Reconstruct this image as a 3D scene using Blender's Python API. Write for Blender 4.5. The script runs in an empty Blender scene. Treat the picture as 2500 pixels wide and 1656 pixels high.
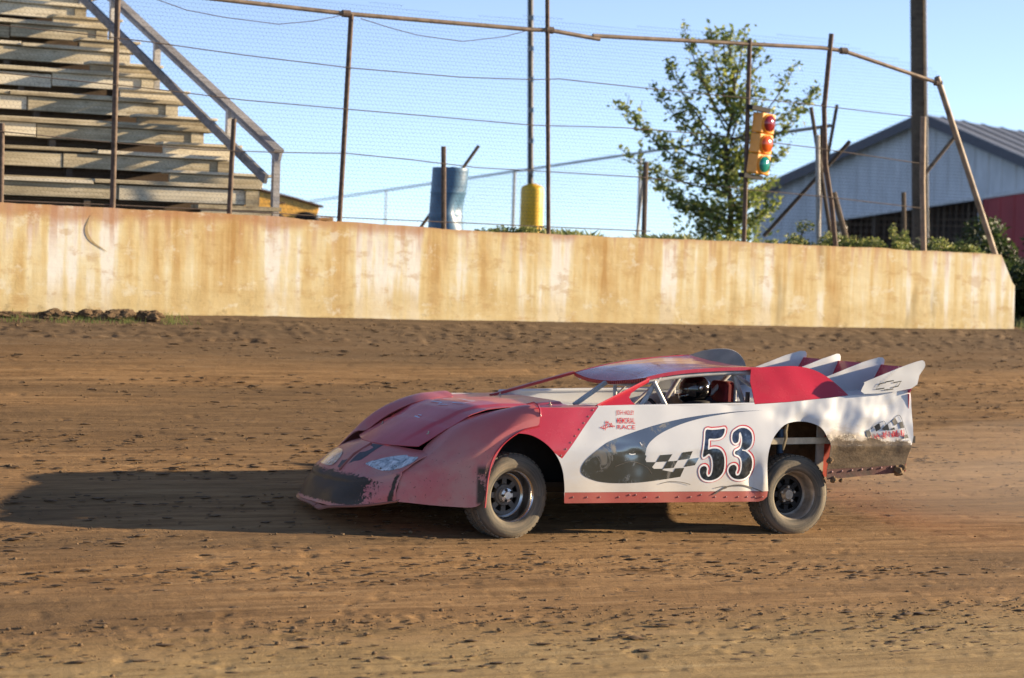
import bpy, bmesh, math, random
import numpy as np
from mathutils import Vector, Matrix, noise
from mathutils.geometry import delaunay_2d_cdt

random.seed(7); rng = np.random.default_rng(7)
sc = bpy.context.scene
COL = sc.collection
rad = math.radians

# ------------------------------------------------------------------ camera
cam_d = bpy.data.cameras.new('camera'); cam = bpy.data.objects.new('camera', cam_d); COL.objects.link(cam)
cam_d.sensor_width = 36.0; cam_d.lens = 77.76; cam_d.clip_end = 3000; cam_d.clip_start = 0.1
_p = math.atan(175/5400); _r = math.atan(0.03)          # slight downward pitch, slight hand-held roll
_fw = Vector((0, math.cos(_p), -math.sin(_p))); _u0 = Vector((0, math.sin(_p), math.cos(_p)))
_rt = Vector((1,0,0))*math.cos(_r) + _u0*math.sin(_r); _up = Vector((-1,0,0))*math.sin(_r) + _u0*math.cos(_r)
M = Matrix.Identity(4)
for i in range(3): M[i][0], M[i][1], M[i][2] = _rt[i], _up[i], -_fw[i]
M[2][3] = 2.2
cam.matrix_world = M
sc.camera = cam
cam_d.dof.use_dof = True; cam_d.dof.focus_distance = 18.2; cam_d.dof.aperture_fstop = 2.0

# ------------------------------------------------------------------ light
SUN_EL = 12.6
SUN_AZ = 76.0                                            # clockwise from +Y
w = bpy.data.worlds.new('World'); sc.world = w; w.use_nodes = True
nt = w.node_tree; nt.nodes.clear()
sky = nt.nodes.new('ShaderNodeTexSky'); sky.sky_type = 'NISHITA'; sky.sun_disc = False
sky.sun_elevation = rad(SUN_EL); sky.sun_rotation = rad(SUN_AZ); sky.air_density = 0.56; sky.dust_density = 0.0; sky.ozone_density = 3.0; sky.altitude = 1500
bg = nt.nodes.new('ShaderNodeBackground'); bg.inputs['Strength'].default_value = 0.104
wo = nt.nodes.new('ShaderNodeOutputWorld'); hs = nt.nodes.new('ShaderNodeHueSaturation'); hs.inputs['Saturation'].default_value = 0.76; nt.links.new(sky.outputs[0], hs.inputs['Color']); nt.links.new(hs.outputs[0], bg.inputs[0]); nt.links.new(bg.outputs[0], wo.inputs[0])
sl = bpy.data.lights.new('sun', 'SUN'); sl.energy = 5.0; sl.angle = rad(0.53); sl.color = (1.0, 0.79, 0.52)
so = bpy.data.objects.new('sun', sl); COL.objects.link(so)
_sd = Vector((math.sin(rad(SUN_AZ))*math.cos(rad(SUN_EL)), math.cos(rad(SUN_AZ))*math.cos(rad(SUN_EL)), math.sin(rad(SUN_EL))))
so.rotation_euler = (-_sd).to_track_quat('-Z', 'Y').to_euler(); so.location = (30, 10, 12)
sc.view_settings.view_transform = 'Standard'; sc.view_settings.look = 'None'
sc.view_settings.exposure = 1.28; sc.view_settings.gamma = 1.0
sc.cycles.max_bounces = 6; sc.cycles.use_denoising = True

# ------------------------------------------------------------------ measured layout (metres)
L = {
 'front_red': [[2.8447,0.9888],[2.669,1.0686],[2.3452,1.073],[2.0984,1.0826],[2.4453,0.6595],[2.513,0.7039],[2.529,0.7211],[2.5464,0.7379],[2.5637,0.754],[2.582,0.7692],[2.6018,0.784],[2.6231,0.7982],[2.6449,0.8114],[2.6665,0.8228],[2.6875,0.8323],[2.7083,0.8403],[2.7295,0.8469],[2.7517,0.8523],[2.7776,0.8561],[2.806,0.8585],[2.8318,0.8599],[2.8496,0.861]],
 'white': [[2.0984,1.0826],[1.8047,1.0949],[1.4178,1.107],[1.0234,1.1203],[0.5749,1.1346],[0.5725,1.13],[0.2394,1.153],[-0.1425,1.1923],[-0.5753,1.2378],[-1.0616,1.2852],[-1.0703,1.1994],[-1.0665,1.0444],[-1.0648,0.878],[-1.0309,0.8183],[-1.0109,0.687],[-1.0028,0.6268],[-0.5499,0.6008],[-0.1767,0.5815],[-0.1779,0.6],[-0.1797,0.6265],[-0.1814,0.6557],[-0.182,0.6819],[-0.1817,0.7038],[-0.1808,0.7243],[-0.1795,0.7441],[-0.1787,0.7641],[-0.1765,0.7848],[-0.1729,0.8058],[-0.1682,0.8262],[-0.1627,0.8453],[-0.1566,0.8628],[-0.1498,0.8793],[-0.1417,0.8947],[-0.1314,0.9089],[-0.1188,0.922],[-0.1043,0.934],[-0.0881,0.9449],[-0.0707,0.9547],[-0.0516,0.9634],[-0.0308,0.971],[-0.0092,0.9775],[0.012,0.9826],[0.0326,0.9864],[0.0529,0.9889],[0.0738,0.9903],[0.0958,0.9908],[0.1196,0.9905],[0.1448,0.9893],[0.1701,0.9871],[0.194,0.9837],[0.2165,0.9796],[0.2381,0.9747],[0.2589,0.9682],[0.279,0.9595],[0.2983,0.9482],[0.3169,0.9347],[0.3347,0.9195],[0.3517,0.9034],[0.3681,0.886],[0.3839,0.8673],[0.3985,0.8478],[0.4115,0.8281],[0.4225,0.8086],[0.432,0.7889],[0.4403,0.7686],[0.4479,0.7476],[0.4533,0.7252],[0.4569,0.7019],[0.4595,0.6782],[0.4613,0.6546],[0.4622,0.6314],[0.462,0.6081],[0.4612,0.5849],[0.4601,0.5616],[0.4586,0.5378],[0.4566,0.5137],[0.4543,0.4902],[0.452,0.4686],[0.4495,0.4479],[0.4467,0.4279],[0.4442,0.4108],[0.4424,0.3988],[0.4445,0.394],[0.9109,0.3932],[1.4726,0.3897],[2.0195,0.3862],[2.4118,0.3846],[2.4064,0.3386],[2.4069,0.3527],[2.4075,0.3726],[2.4087,0.3964],[2.4108,0.4218],[2.4139,0.4504],[2.4177,0.4825],[2.4225,0.5148],[2.4285,0.5438],[2.4356,0.5687],[2.4438,0.5912],[2.453,0.6122],[2.4631,0.6323],[2.474,0.6516],[2.4857,0.6696],[2.4986,0.6868],[2.513,0.7039],[2.4453,0.6595]],
 'rocker': [[2.4118,0.3846],[2.0195,0.3862],[1.4726,0.3897],[0.9109,0.3932],[0.4445,0.394],[0.4511,0.3467],[0.4866,0.3173],[0.5323,0.3046],[1.1324,0.3013],[1.7977,0.2984],[2.404,0.2954]],
 'qstrip': [[-0.1767,0.5815],[-0.5499,0.6008],[-1.0028,0.6268],[-1.0012,0.557],[-0.5546,0.5234],[-0.1821,0.4895]],
 'swoosh': [[0.4909,1.0816],[0.6827,1.0718],[0.9133,1.0519],[1.1417,1.0254],[1.3682,0.9869],[1.5928,0.9347],[1.8155,0.869],[1.9701,0.8177],[2.0472,0.7843],[2.1449,0.718],[2.2168,0.6609],[2.2597,0.6041],[2.2668,0.557],[2.2416,0.5241],[2.165,0.4912],[2.0671,0.4696],[1.9152,0.4603],[1.6975,0.4682],[1.4783,0.4925],[1.3181,0.514],[1.2854,0.5893],[1.369,0.5861],[1.3906,0.5533],[1.4992,0.5712],[1.4799,0.5818],[1.5805,0.5814],[1.5978,0.5947],[1.5637,0.637],[1.654,0.6366],[1.6662,0.6594],[1.6546,0.6882],[1.6683,0.6976],[1.6567,0.7548],[1.6214,0.8022],[1.5413,0.8597],[1.4277,0.913],[1.2571,0.9704],[1.0288,1.0213],[0.7409,1.0622]],
 'check0': [[1.5237,0.6953],[1.4066,0.7038],[1.4475,0.643],[1.5608,0.638]],
 'check1': [[1.3078,0.7192],[1.2083,0.7308],[1.2381,0.6666],[1.3485,0.6532]],
 'check2': [[1.4526,0.643],[1.352,0.6499],[1.3893,0.5892],[1.4919,0.5824]],
 'check3': [[1.2454,0.6633],[1.1419,0.6768],[1.1831,0.6125],[1.2862,0.5979]],
 'five': [[1.0714,0.9072],[1.0165,0.9092],[0.9409,0.9151],[0.8915,0.9221],[0.892,0.8985],[0.9016,0.8761],[0.9217,0.8537],[0.9526,0.8407],[0.9905,0.8358],[1.0205,0.8362],[1.0507,0.8321],[1.0559,0.7921],[1.0615,0.7447],[1.025,0.7532],[0.9798,0.7548],[0.9429,0.7424],[0.915,0.7104],[0.8996,0.6654],[0.8963,0.6074],[0.9062,0.5557],[0.938,0.517],[0.9818,0.4943],[1.0339,0.4846],[1.0869,0.4941],[1.1167,0.5197],[1.1299,0.555],[1.1291,0.5807],[1.1152,0.6],[1.0932,0.6065],[1.0741,0.6001],[1.0642,0.5841],[1.0667,0.5616],[1.0669,0.5391],[1.0546,0.5199],[1.0394,0.5167],[1.0214,0.5296],[1.0082,0.5618],[1.0055,0.6069],[1.0121,0.6583],[1.0269,0.6936],[1.0465,0.7095],[1.0684,0.6997],[1.09,0.6835],[1.1051,0.6866],[1.1003,0.7348],[1.0846,0.8298]],
 'three': [[0.8065,0.8836],[0.7746,0.9094],[0.7279,0.9291],[0.6746,0.9266],[0.6376,0.9046],[0.6203,0.8728],[0.6195,0.8216],[0.6374,0.7767],[0.6694,0.7509],[0.689,0.7379],[0.6532,0.7123],[0.6246,0.68],[0.6105,0.6347],[0.611,0.5762],[0.6315,0.5339],[0.6795,0.5046],[0.7399,0.4948],[0.7936,0.5044],[0.8292,0.5302],[0.8484,0.5624],[0.8442,0.5947],[0.8226,0.6142],[0.7962,0.6175],[0.7765,0.6047],[0.7714,0.5821],[0.7813,0.5562],[0.7763,0.5335],[0.7607,0.5271],[0.7384,0.5369],[0.7216,0.5758],[0.7189,0.6211],[0.7268,0.6664],[0.7513,0.6954],[0.7822,0.7049],[0.7943,0.7178],[0.7877,0.734],[0.7612,0.7438],[0.7335,0.7631],[0.7199,0.8015],[0.7173,0.8462],[0.7268,0.8812],[0.7375,0.8939],[0.7498,0.8778],[0.7516,0.8459],[0.761,0.8139],[0.7846,0.8009],[0.8068,0.8103],[0.8166,0.8388]],
 'textbox': [[1.9341,1.0127],[1.762,1.0601],[1.9275,0.9519],[1.7563,0.999],[1.9268,0.9053],[1.7569,0.9398]],
 'emb0': [[2.0857,0.9099],[2.0783,0.9209],[2.0674,0.9111],[2.0562,0.9073],[2.0578,0.9231],[2.0538,0.9349]],
 'emb1': [[2.0562,0.9073],[2.0436,0.9095],[2.0428,0.8937]],
 'emb2': [[2.0381,0.9548],[2.0301,0.9707],[2.0336,0.9549],[2.0246,0.9531],[2.0124,0.969],[2.0165,0.9551],[2.004,0.9533],[2.0025,0.9376]],
 'emb3': [[2.0434,0.939],[2.0319,0.9411],[2.0206,0.9393],[2.0393,0.9292],[2.0355,0.9135],[2.0215,0.9196],[2.0256,0.9294]],
 'emb4': [[2.0102,0.9177],[1.996,0.9298],[1.9849,0.924],[1.9755,0.928],[1.9858,0.9536],[1.9911,0.9377],[1.9802,0.926],[1.9663,0.9301],[1.9561,0.9293],[1.9611,0.9203]],
 'flag0': [[-0.5712,0.9144],[-0.6129,0.9266],[-0.6265,0.8976],[-0.6227,0.8707],[-0.5834,0.8655]],
 'flag1': [[-0.6638,0.9583],[-0.707,0.989],[-0.7271,0.94],[-0.6803,0.9141]],
 'flag2': [[-0.7766,0.9756],[-0.7946,0.9806],[-0.8126,0.9283],[-0.7556,0.9276],[-0.7367,0.9369]],
 'flag3': [[-0.8418,1.0083],[-0.8795,1.0391],[-0.9058,0.9916],[-0.8646,0.9671]],
 'flag4': [[-0.9118,0.9932],[-0.9524,1.0082],[-0.9722,0.9525],[-0.9321,0.9456]],
 'flag5': [[-0.8205,0.9284],[-0.8598,0.9559],[-0.8741,0.9354]],
 'flag6': [[-0.9594,0.8837],[-0.9998,0.8953],[-1.0093,0.8619],[-0.9596,0.8598]],
 'flagline': [[-0.5894,0.8403],[-0.5712,0.9144],[-0.615,0.9292],[-0.6638,0.9583],[-0.7049,0.9874],[-0.7453,1.0054],[-0.761,1.0046],[-0.7699,0.9914],[-0.7766,0.9756],[-0.8401,1.0114],[-0.894,1.0489],[-0.9205,1.0604],[-0.9379,1.0543],[-0.9547,1.013],[-0.9817,0.9462],[-1.0093,0.8619]],
 'flagtext': [[-0.6266,0.8992],[-0.9599,0.946],[-0.9599,0.863],[-0.6281,0.8359]],
 'fin': [[-0.5396,0.95,1.2421],[-0.5385,0.95,1.3326],[-0.5574,0.95,1.3532],[-0.9538,0.95,1.4976],[-1.1205,0.95,1.5476],[-1.1607,0.95,1.5462],[-1.1769,0.95,1.5237],[-1.1733,0.95,1.4874],[-1.1212,0.95,1.4173],[-1.0427,0.95,1.2999]],
 'finlogo': [[-0.6545,0.955,1.2862],[-0.6941,0.955,1.3346],[-0.7532,0.955,1.345],[-0.757,0.955,1.3528],[-0.84,0.955,1.3658],[-0.8429,0.955,1.3476],[-0.9253,0.955,1.362],[-0.8919,0.955,1.3177],[-0.8368,0.955,1.306],[-0.842,0.955,1.2914],[-0.7443,0.955,1.2803],[-0.745,0.955,1.2964]],
 'roof_near': [[1.488,0.65,1.324],[1.3212,0.65,1.361],[1.0957,0.65,1.3938],[0.8095,0.65,1.4175],[0.5774,0.65,1.4301],[0.3423,0.65,1.4338]],
 'roof_far': [[1.4833,-0.65,1.2943],[1.1629,-0.65,1.3727],[0.7468,-0.65,1.441],[0.2968,-0.65,1.4837]],
 'sail': [[0.5263,0.7039,1.4008],[0.4728,0.683,1.4268],[0.3419,0.6732,1.4389],[0.125,0.6627,1.452],[-0.0177,0.6609,1.4542],[-0.1512,0.6759,1.4356],[-0.2589,0.7108,1.3923],[-0.3524,0.769,1.3201],[-0.4397,0.8483,1.2217],[-0.1744,0.8721,1.1921],[0.2244,0.9028,1.154],[0.5668,0.9207,1.1318],[0.5502,0.8555,1.2128],[0.5317,0.7745,1.3133]],
 'sail_far': [[0.3024,-0.6403,1.4798],[0.1677,-0.6016,1.5278],[0.0188,-0.5829,1.5509],[-0.1085,-0.5862,1.5469],[-0.2168,-0.6151,1.5111],[-0.3072,-0.6627,1.452],[-0.3765,-0.7248,1.3749],[-0.4661,-0.8515,1.2177]],
 'apillar_near': [[1.5102,0.6893,1.316],[1.4869,0.6986,1.3045],[1.5002,0.7138,1.2856],[1.6203,0.7529,1.2371],[1.7097,0.7876,1.1941],[1.7433,0.8175,1.1569],[1.7318,0.8431,1.1252],[1.6941,0.8668,1.0958],[2.0691,0.8745,1.0862]],
 'helmet': [[0.9524,0.3,1.2275],[0.7772,0.3,1.3318],[0.6097,0.3,1.285],[0.7637,0.3,1.0902]],
 'headrest': [[0.5923,0.3,1.2905],[0.4736,0.3,1.288],[0.4624,0.3,1.0903],[0.6223,0.3,1.0876]],
 'bar1': [[1.5753,0.1,1.2472],[1.8754,0.1,1.0474]],
 'bar2': [[1.4001,-0.05,1.237],[1.3938,-0.05,1.121]],
 'bar3': [[0.9839,-0.55,1.2157],[1.0857,-0.55,1.1148]],
 'tubeA': [[1.3575,0.62,1.3125],[1.5081,0.62,1.0818]],
 'tubeB': [[1.4063,0.66,1.2649],[1.2989,0.66,1.0959]],
 'tubeC': [[0.4796,-0.5,1.2821],[0.6252,-0.5,1.0587]],
 'tubeD': [[0.7358,-0.6,1.155],[0.8857,-0.6,1.0316]],
 'hoop': [[0.5828,0.58,1.3722],[0.4621,0.58,1.1126]],
 'hoop2': [[0.4589,0.3,1.3441],[0.5489,0.3,1.256]],
 'brace': [[0.5775,0.6,1.3685],[0.4073,0.6,1.2722]],
 'rustpost': [[0.5035,0.7,1.2216],[0.4919,0.7,1.1203]],
 'qbar': [[0.3368,0.85,0.8118],[-0.2543,0.85,0.8234]],
 'bumper': [[-1.3283,0.6,0.8439],[-1.3799,0.6,0.7926]],
 'post0': [[-5.8321,25.0349,3.6533],[-5.8448,25.1345,2.753]],
 'post1': [[-4.6309,25.4423,5.3222],[-4.6834,25.7191,2.7445]],
 'post2': [[-3.3669,26.2499,3.8571],[-3.4183,26.3564,2.7325]],
 'post3': [[-2.0524,26.7539,5.1885],[-2.155,26.9912,2.733]],
 'post4': [[0.3079,27.8705,5.7809],[0.4359,28.297,2.7014]],
 'post5': [[3.0156,29.2886,5.2935],[3.0655,29.6271,2.6296]],
 'post6': [[4.1688,29.8478,5.4664],[4.1169,29.9385,4.4737],[4.1771,30.057,3.7232],[4.2945,30.1773,3.2028],[4.4242,30.3007,2.7076]],
 'post7': [[5.5929,30.6829,4.4519],[5.6363,30.8094,3.5617],[5.7373,30.9728,2.604]],
 'strut': [[5.7687,30.7058,5.0081],[6.8393,31.5281,2.5919]],
 'rail0': [[-3.9062,25.816,5.2416],[-2.1127,26.7236,5.1884],[0.1359,27.8541,5.1847],[0.3544,27.9624,5.1974],[1.0013,28.2947,5.1368]],
 'rail1': [[0.9101,28.2446,5.1728],[2.4634,29.0196,5.2212],[4.0421,29.8076,5.2674],[4.357,29.9676,5.2519],[5.0041,30.3102,5.1044],[5.7873,30.7247,4.9267]],
 'cab0': [[-6.0181,24.8133,4.7428],[-5.1843,25.2355,4.7161],[-4.3675,25.6502,4.6798],[-3.2834,26.2038,4.6056],[-2.0507,26.8303,4.5459],[-0.7585,27.4815,4.5308],[0.1553,27.9369,4.5646],[0.4844,28.0982,4.599],[1.6155,28.6714,4.5588],[3.7715,29.7608,4.5085],[4.7203,30.2426,4.4665],[5.4029,30.5888,4.4399]],
 'cab1': [[-6.021,24.8736,4.2178],[-5.1845,25.2982,4.182],[-4.2724,25.7611,4.1432],[-3.2777,26.2684,4.0809],[-2.0923,26.8676,4.0517],[0.1731,28.0123,3.9993],[1.3487,28.5985,4.0386],[2.5178,29.1882,4.0198],[4.1156,30.0026,3.9234],[5.5413,30.7328,3.8075]],
 'cab2': [[-6.0244,24.9482,3.569],[-4.959,25.4905,3.5105],[-3.7511,26.1024,3.4698],[-2.8808,26.5376,3.4879],[-2.0828,26.9347,3.5218],[-1.3111,27.3268,3.4852],[-0.5161,27.7327,3.4314],[0.3567,28.1718,3.4278],[1.6032,28.7992,3.4193],[3.0318,29.5277,3.3305],[4.1506,30.0954,3.2842],[5.6466,30.8582,3.1908]],
 'cab3': [[-6.0287,25.0384,2.7838],[-4.6835,25.7144,2.7845],[-3.409,26.3561,2.7739],[-2.1197,27.0075,2.7449],[-0.7121,27.7158,2.7381],[0.435,28.2933,2.7289],[1.7473,28.9535,2.7238]],
 'sag0': [[-4.3007,25.6248,5.1815],[-3.9049,25.837,5.0687],[-3.4793,26.0565,5.0209],[-2.9007,26.3504,4.9944],[-2.509,26.5392,5.0628],[-2.1125,26.7249,5.1782]],
 'sag1': [[-1.9608,26.8056,5.1399],[-1.6035,26.995,5.0565],[-1.2934,27.1576,4.9989],[-0.7434,27.4381,4.9647],[-0.2395,27.6797,5.0634],[0.0926,27.8334,5.1758]],
 'signal': [[3.0902,29.3222,4.3702],[3.3647,29.4627,4.3482],[3.3753,29.564,3.5323],[3.0879,29.4179,3.5462]],
 'walltop': [[-6.0678,24.8631,2.7633],[-3.388,26.2098,2.7338],[-0.297,27.7633,2.6383],[2.9508,29.3956,2.6315],[5.3377,30.5952,2.6095],[6.6838,31.2717,2.5918],[6.8988,31.3798,2.5873],[7.0921,31.4769,2.1976],[7.1339,31.4979,2.1404]],
 'hr0': [3.672,1.0,3.5535],
 'hr1': [3.0258,6.0,5.8461],
 'lr0': [3.511,1.0,3.1974],
 'lr1': [2.6931,6.5,5.8664],
 'rf893': [-7.6332,130.0,6.498],
 'rf1490': [2.9774,52.0,4.9918],
 'rf1890': [4.9505,36.7,4.663],
 'barn': [[12.8425,70.0,7.3128],[7.9064,73.4563,4.8513],[15.5448,68.1079,6.298],[9.9591,72.0189,4.0225],[14.7011,68.6986,4.8717],[15.5863,68.0788,5.0108],[11.0947,71.2238,4.2065],[14.0079,69.184,4.5158]],
 'tree': [[3.5004,37.0,2.8134],[3.2785,37.0,6.2501],[1.5272,37.0,4.6155],[4.9338,37.0,5.2932]],
 'clods': [[-5.6513,24.7926,1.5617],[-5.1907,25.0241,1.5956],[-5.0438,25.0979,1.5889],[-4.7883,25.2263,1.5942],[-4.5174,25.3625,1.6346],[-4.1721,25.536,1.577]],
 'O': [2.1694,19.9326,-0.0464],
 'ex': [-0.8951,-0.4454,0.0178],
 'ey': [0.4455,-0.8953,0.0],
 'ez': [0.0159,0.0079,0.9998],
 'WL': [-5.7953,25.0,1.5079],
 'ws': [0.8935,0.4491,0.0],
 'wn': [-0.4491,0.8935,0.0],
 'hoodbow': [[3.025,-0.35],[2.925,-0.32],[2.82,-0.05],[2.88,0.06],[2.86,0.16],[2.975,0.2],[3.015,0.05],[3.06,0.09],[3.07,-0.08],[3.03,-0.15]],
 'hoodtxt': [[[3.36,-0.24],[3.325,-0.26],[3.355,-0.15],[3.355,-0.06]],[[3.335,-0.08],[3.33,0.01],[3.275,-0.04],[3.28,0.03]],[[3.305,-0.05],[3.315,0.07]]],
}

HX = [2.15,2.5,2.75,2.95,3.12,3.4,3.55,3.72]; HZ = [1.085,1.055,1.05,1.03,.985,.85,.775,.68]
def nose_pt(y, w):
    y2 = y*y; y4 = y2*y2
    lip = np.array([4.189-y4, .207+.24*y4]); rd_ = np.array([4.057-.8*y4, .41+.29*y4]); sm = np.array([3.68-.38*y2, .70-.05*y2])
    if w < .4:
        t = w/.4; p = lip*(1-t)+rd_*t; p[0] += .018*math.sin(math.pi*t)
    else:
        t = (w-.4)/.6; p = rd_*(1-t)+sm*t; b = .035*math.sin(math.pi*t); p[0] += b*.55; p[1] += b*.8
    return (p[0], y, p[1])

# ------------------------------------------------------------------ helpers
def setp(o, label=None, category=None, group=None, kind=None):
    if label: o['label'] = label
    if category: o['category'] = category
    if group: o['group'] = group
    if kind: o['kind'] = kind
    return o
def empty(name, loc=(0,0,0), mat=None):
    o = bpy.data.objects.new(name, None); COL.objects.link(o)
    if mat is not None: o.matrix_world = mat
    else: o.location = loc
    o.empty_display_size = .2
    return o
def mk(name, V, F, m=None, parent=None, smooth=False, angle=None):
    me = bpy.data.meshes.new(name); me.from_pydata([tuple(map(float, v)) for v in V], [], [tuple(f) for f in F]); me.update()
    o = bpy.data.objects.new(name, me); COL.objects.link(o)
    if m: me.materials.append(m)
    if smooth:
        me.polygons.foreach_set('use_smooth', [True]*len(me.polygons))
        if angle: me.set_sharp_from_angle(angle=rad(angle))
    if parent: o.parent = parent
    return o
def np_mesh(name, V, F, m=None, parent=None, smooth=False):
    V = np.asarray(V, np.float32); F = np.asarray(F, np.int32); k = F.shape[1]
    me = bpy.data.meshes.new(name)
    me.vertices.add(len(V)); me.vertices.foreach_set('co', V.ravel())
    me.loops.add(F.size); me.loops.foreach_set('vertex_index', F.ravel())
    me.polygons.add(len(F)); me.polygons.foreach_set('loop_start', np.arange(0, F.size, k, dtype=np.int32))
    me.polygons.foreach_set('use_smooth', np.full(len(F), smooth))
    me.update(calc_edges=True); me.validate()
    o = bpy.data.objects.new(name, me); COL.objects.link(o)
    if m: me.materials.append(m)
    if parent: o.parent = parent
    return o
class MB:
    def __init__(s): s.V = []; s.F = []
    def add(s, V, F):
        b = len(s.V); s.V += [tuple(v) for v in V]; s.F += [tuple(i+b for i in f) for f in F]; return s
    def box(s, lo, hi, rot=None, at=None):
        (a,b,c),(d,e,f) = lo, hi
        V = [(a,b,c),(d,b,c),(d,e,c),(a,e,c),(a,b,f),(d,b,f),(d,e,f),(a,e,f)]
        if rot is not None: V = [rot @ Vector(v) for v in V]
        if at is not None: V = [Vector(v)+Vector(at) for v in V]
        return s.add(V, [(0,3,2,1),(4,5,6,7),(0,1,5,4),(1,2,6,5),(2,3,7,6),(3,0,4,7)])
    def beam(s, a, b, w, h, up=(0,0,1)):
        a = Vector(a); b = Vector(b); d = (b-a).normalized(); x = d.cross(Vector(up)).normalized(); y = x.cross(d)
        V = []
        for p in (a, b):
            for i, j in ((-1,-1),(1,-1),(1,1),(-1,1)): V.append(p + x*(w/2*i) + y*(h/2*j))
        return s.add(V, [(3,2,1,0),(4,5,6,7),(0,1,5,4),(1,2,6,5),(2,3,7,6),(3,0,4,7)])
    def tube(s, P, r, n=8, caps=True):
        P = [Vector(p) for p in P]; R = r if isinstance(r, (list, tuple)) else [r]*len(P)
        V = []; x = None
        for i, p in enumerate(P):
            d = (P[min(i+1, len(P)-1)] - P[max(i-1, 0)]).normalized()
            if x is None:
                t = Vector((0,0,1)) if abs(d.z) < .9 else Vector((1,0,0)); x = d.cross(t).normalized()
            else:
                x = (x - d*x.dot(d)).normalized()
            y = d.cross(x)
            for k in range(n):
                a = 2*math.pi*k/n; V.append(p + x*(R[i]*math.cos(a)) + y*(R[i]*math.sin(a)))
        F = [(i*n+k, i*n+(k+1)%n, (i+1)*n+(k+1)%n, (i+1)*n+k) for i in range(len(P)-1) for k in range(n)]
        if caps: F += [tuple(range(n-1,-1,-1)), tuple(range((len(P)-1)*n, len(P)*n))]
        return s.add(V, F)
    def lathe(s, prof, n=32, axis='z', at=(0,0,0), close=False, fn=None):
        V = []; m = len(prof)
        for k in range(n):
            a = 2*math.pi*k/n
            for (r, h) in prof:
                x, y, z = r*math.cos(a), r*math.sin(a), h
                if axis == 'y': x, y, z = x, h, y
                if axis == 'x': x, y, z = h, x, y
                p = Vector((x+at[0], y+at[1], z+at[2]))
                V.append(fn(p, a) if fn else p)
        F = []
        for k in range(n):
            for i in range(m-1 + (1 if close else 0)):
                j = (i+1) % m; q = (k+1) % n
                F.append((k*m+i, q*m+i, q*m+j, k*m+j))
        return s.add(V, F)
    def prism(s, poly, fn0, fn1):
        n = len(poly); V = [fn0(p) for p in poly] + [fn1(p) for p in poly]
        return s.add(V, [tuple(range(n)), tuple(range(2*n-1, n-1, -1))] + [(i, i+n, (i+1)%n+n, (i+1)%n) for i in range(n)])
    def dome(s, c, r, h, nrm=(0,1,0), n=8):
        nrm = Vector(nrm).normalized(); t = Vector((0,0,1)) if abs(nrm.z) < .9 else Vector((1,0,0))
        x = nrm.cross(t).normalized(); y = nrm.cross(x); c = Vector(c); V = []
        for (rr, hh) in ((r, 0), (r*.75, h*.7)):
            for k in range(n):
                a = 2*math.pi*k/n; V.append(c + x*(rr*math.cos(a)) + y*(rr*math.sin(a)) + nrm*hh)
        V.append(c + nrm*h)
        F = [(k, (k+1)%n, n+(k+1)%n, n+k) for k in range(n)] + [(n+k, n+(k+1)%n, 2*n) for k in range(n)]
        return s.add(V, F)
    def build(s, name, m=None, parent=None, smooth=False, angle=40, kind=None):
        o = mk(name, s.V, s.F, m, parent, smooth, angle if smooth else None)
        bm = bmesh.new(); bm.from_mesh(o.data); bmesh.ops.recalc_face_normals(bm, faces=bm.faces); bm.to_mesh(o.data); bm.free()
        if smooth: o.data.set_sharp_from_angle(angle=rad(angle))
        if kind: o['kind'] = kind
        return o
def bevel(o, w=.01, seg=2):
    md = o.modifiers.new('bevel', 'BEVEL'); md.width = w; md.segments = seg; md.limit_method = 'ANGLE'; md.angle_limit = rad(35); return o
def solid(o, t, off=-1):
    md = o.modifiers.new('solid', 'SOLIDIFY'); md.thickness = t; md.offset = off
    es = o.modifiers.new('split', 'EDGE_SPLIT'); es.split_angle = rad(42); return o
def subsurf(o, n=2):
    md = o.modifiers.new('sub', 'SUBSURF'); md.levels = n; md.render_levels = n; return o
def catmull(P, n=6, closed=False, sharp=None):
    P = [np.array(p, float) for p in P]; N = len(P); out = []
    for i in range(N if closed else N-1):
        p0 = P[(i-1) % N] if closed or i > 0 else P[0]; p1 = P[i]; p2 = P[(i+1) % N]; p3 = P[(i+2) % N] if closed or i+2 < N else P[-1]
        for k in range(n):
            t = k/n
            out.append(.5*((2*p1) + (-p0+p2)*t + (2*p0-5*p1+4*p2-p3)*t*t + (-p0+3*p1-3*p2+p3)*t**3))
    if not closed: out.append(P[-1])
    return out
def inpoly(pts, poly):
    x, y = pts[:,0], pts[:,1]; ins = np.zeros(len(pts), bool); n = len(poly)
    for i in range(n):
        x1, y1 = poly[i]; x2, y2 = poly[(i+1) % n]
        if y1 == y2: continue
        c = ((y1 > y) != (y2 > y)) & (x < (x2-x1)*(y-y1)/(y2-y1)+x1); ins ^= c
    return ins
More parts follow.
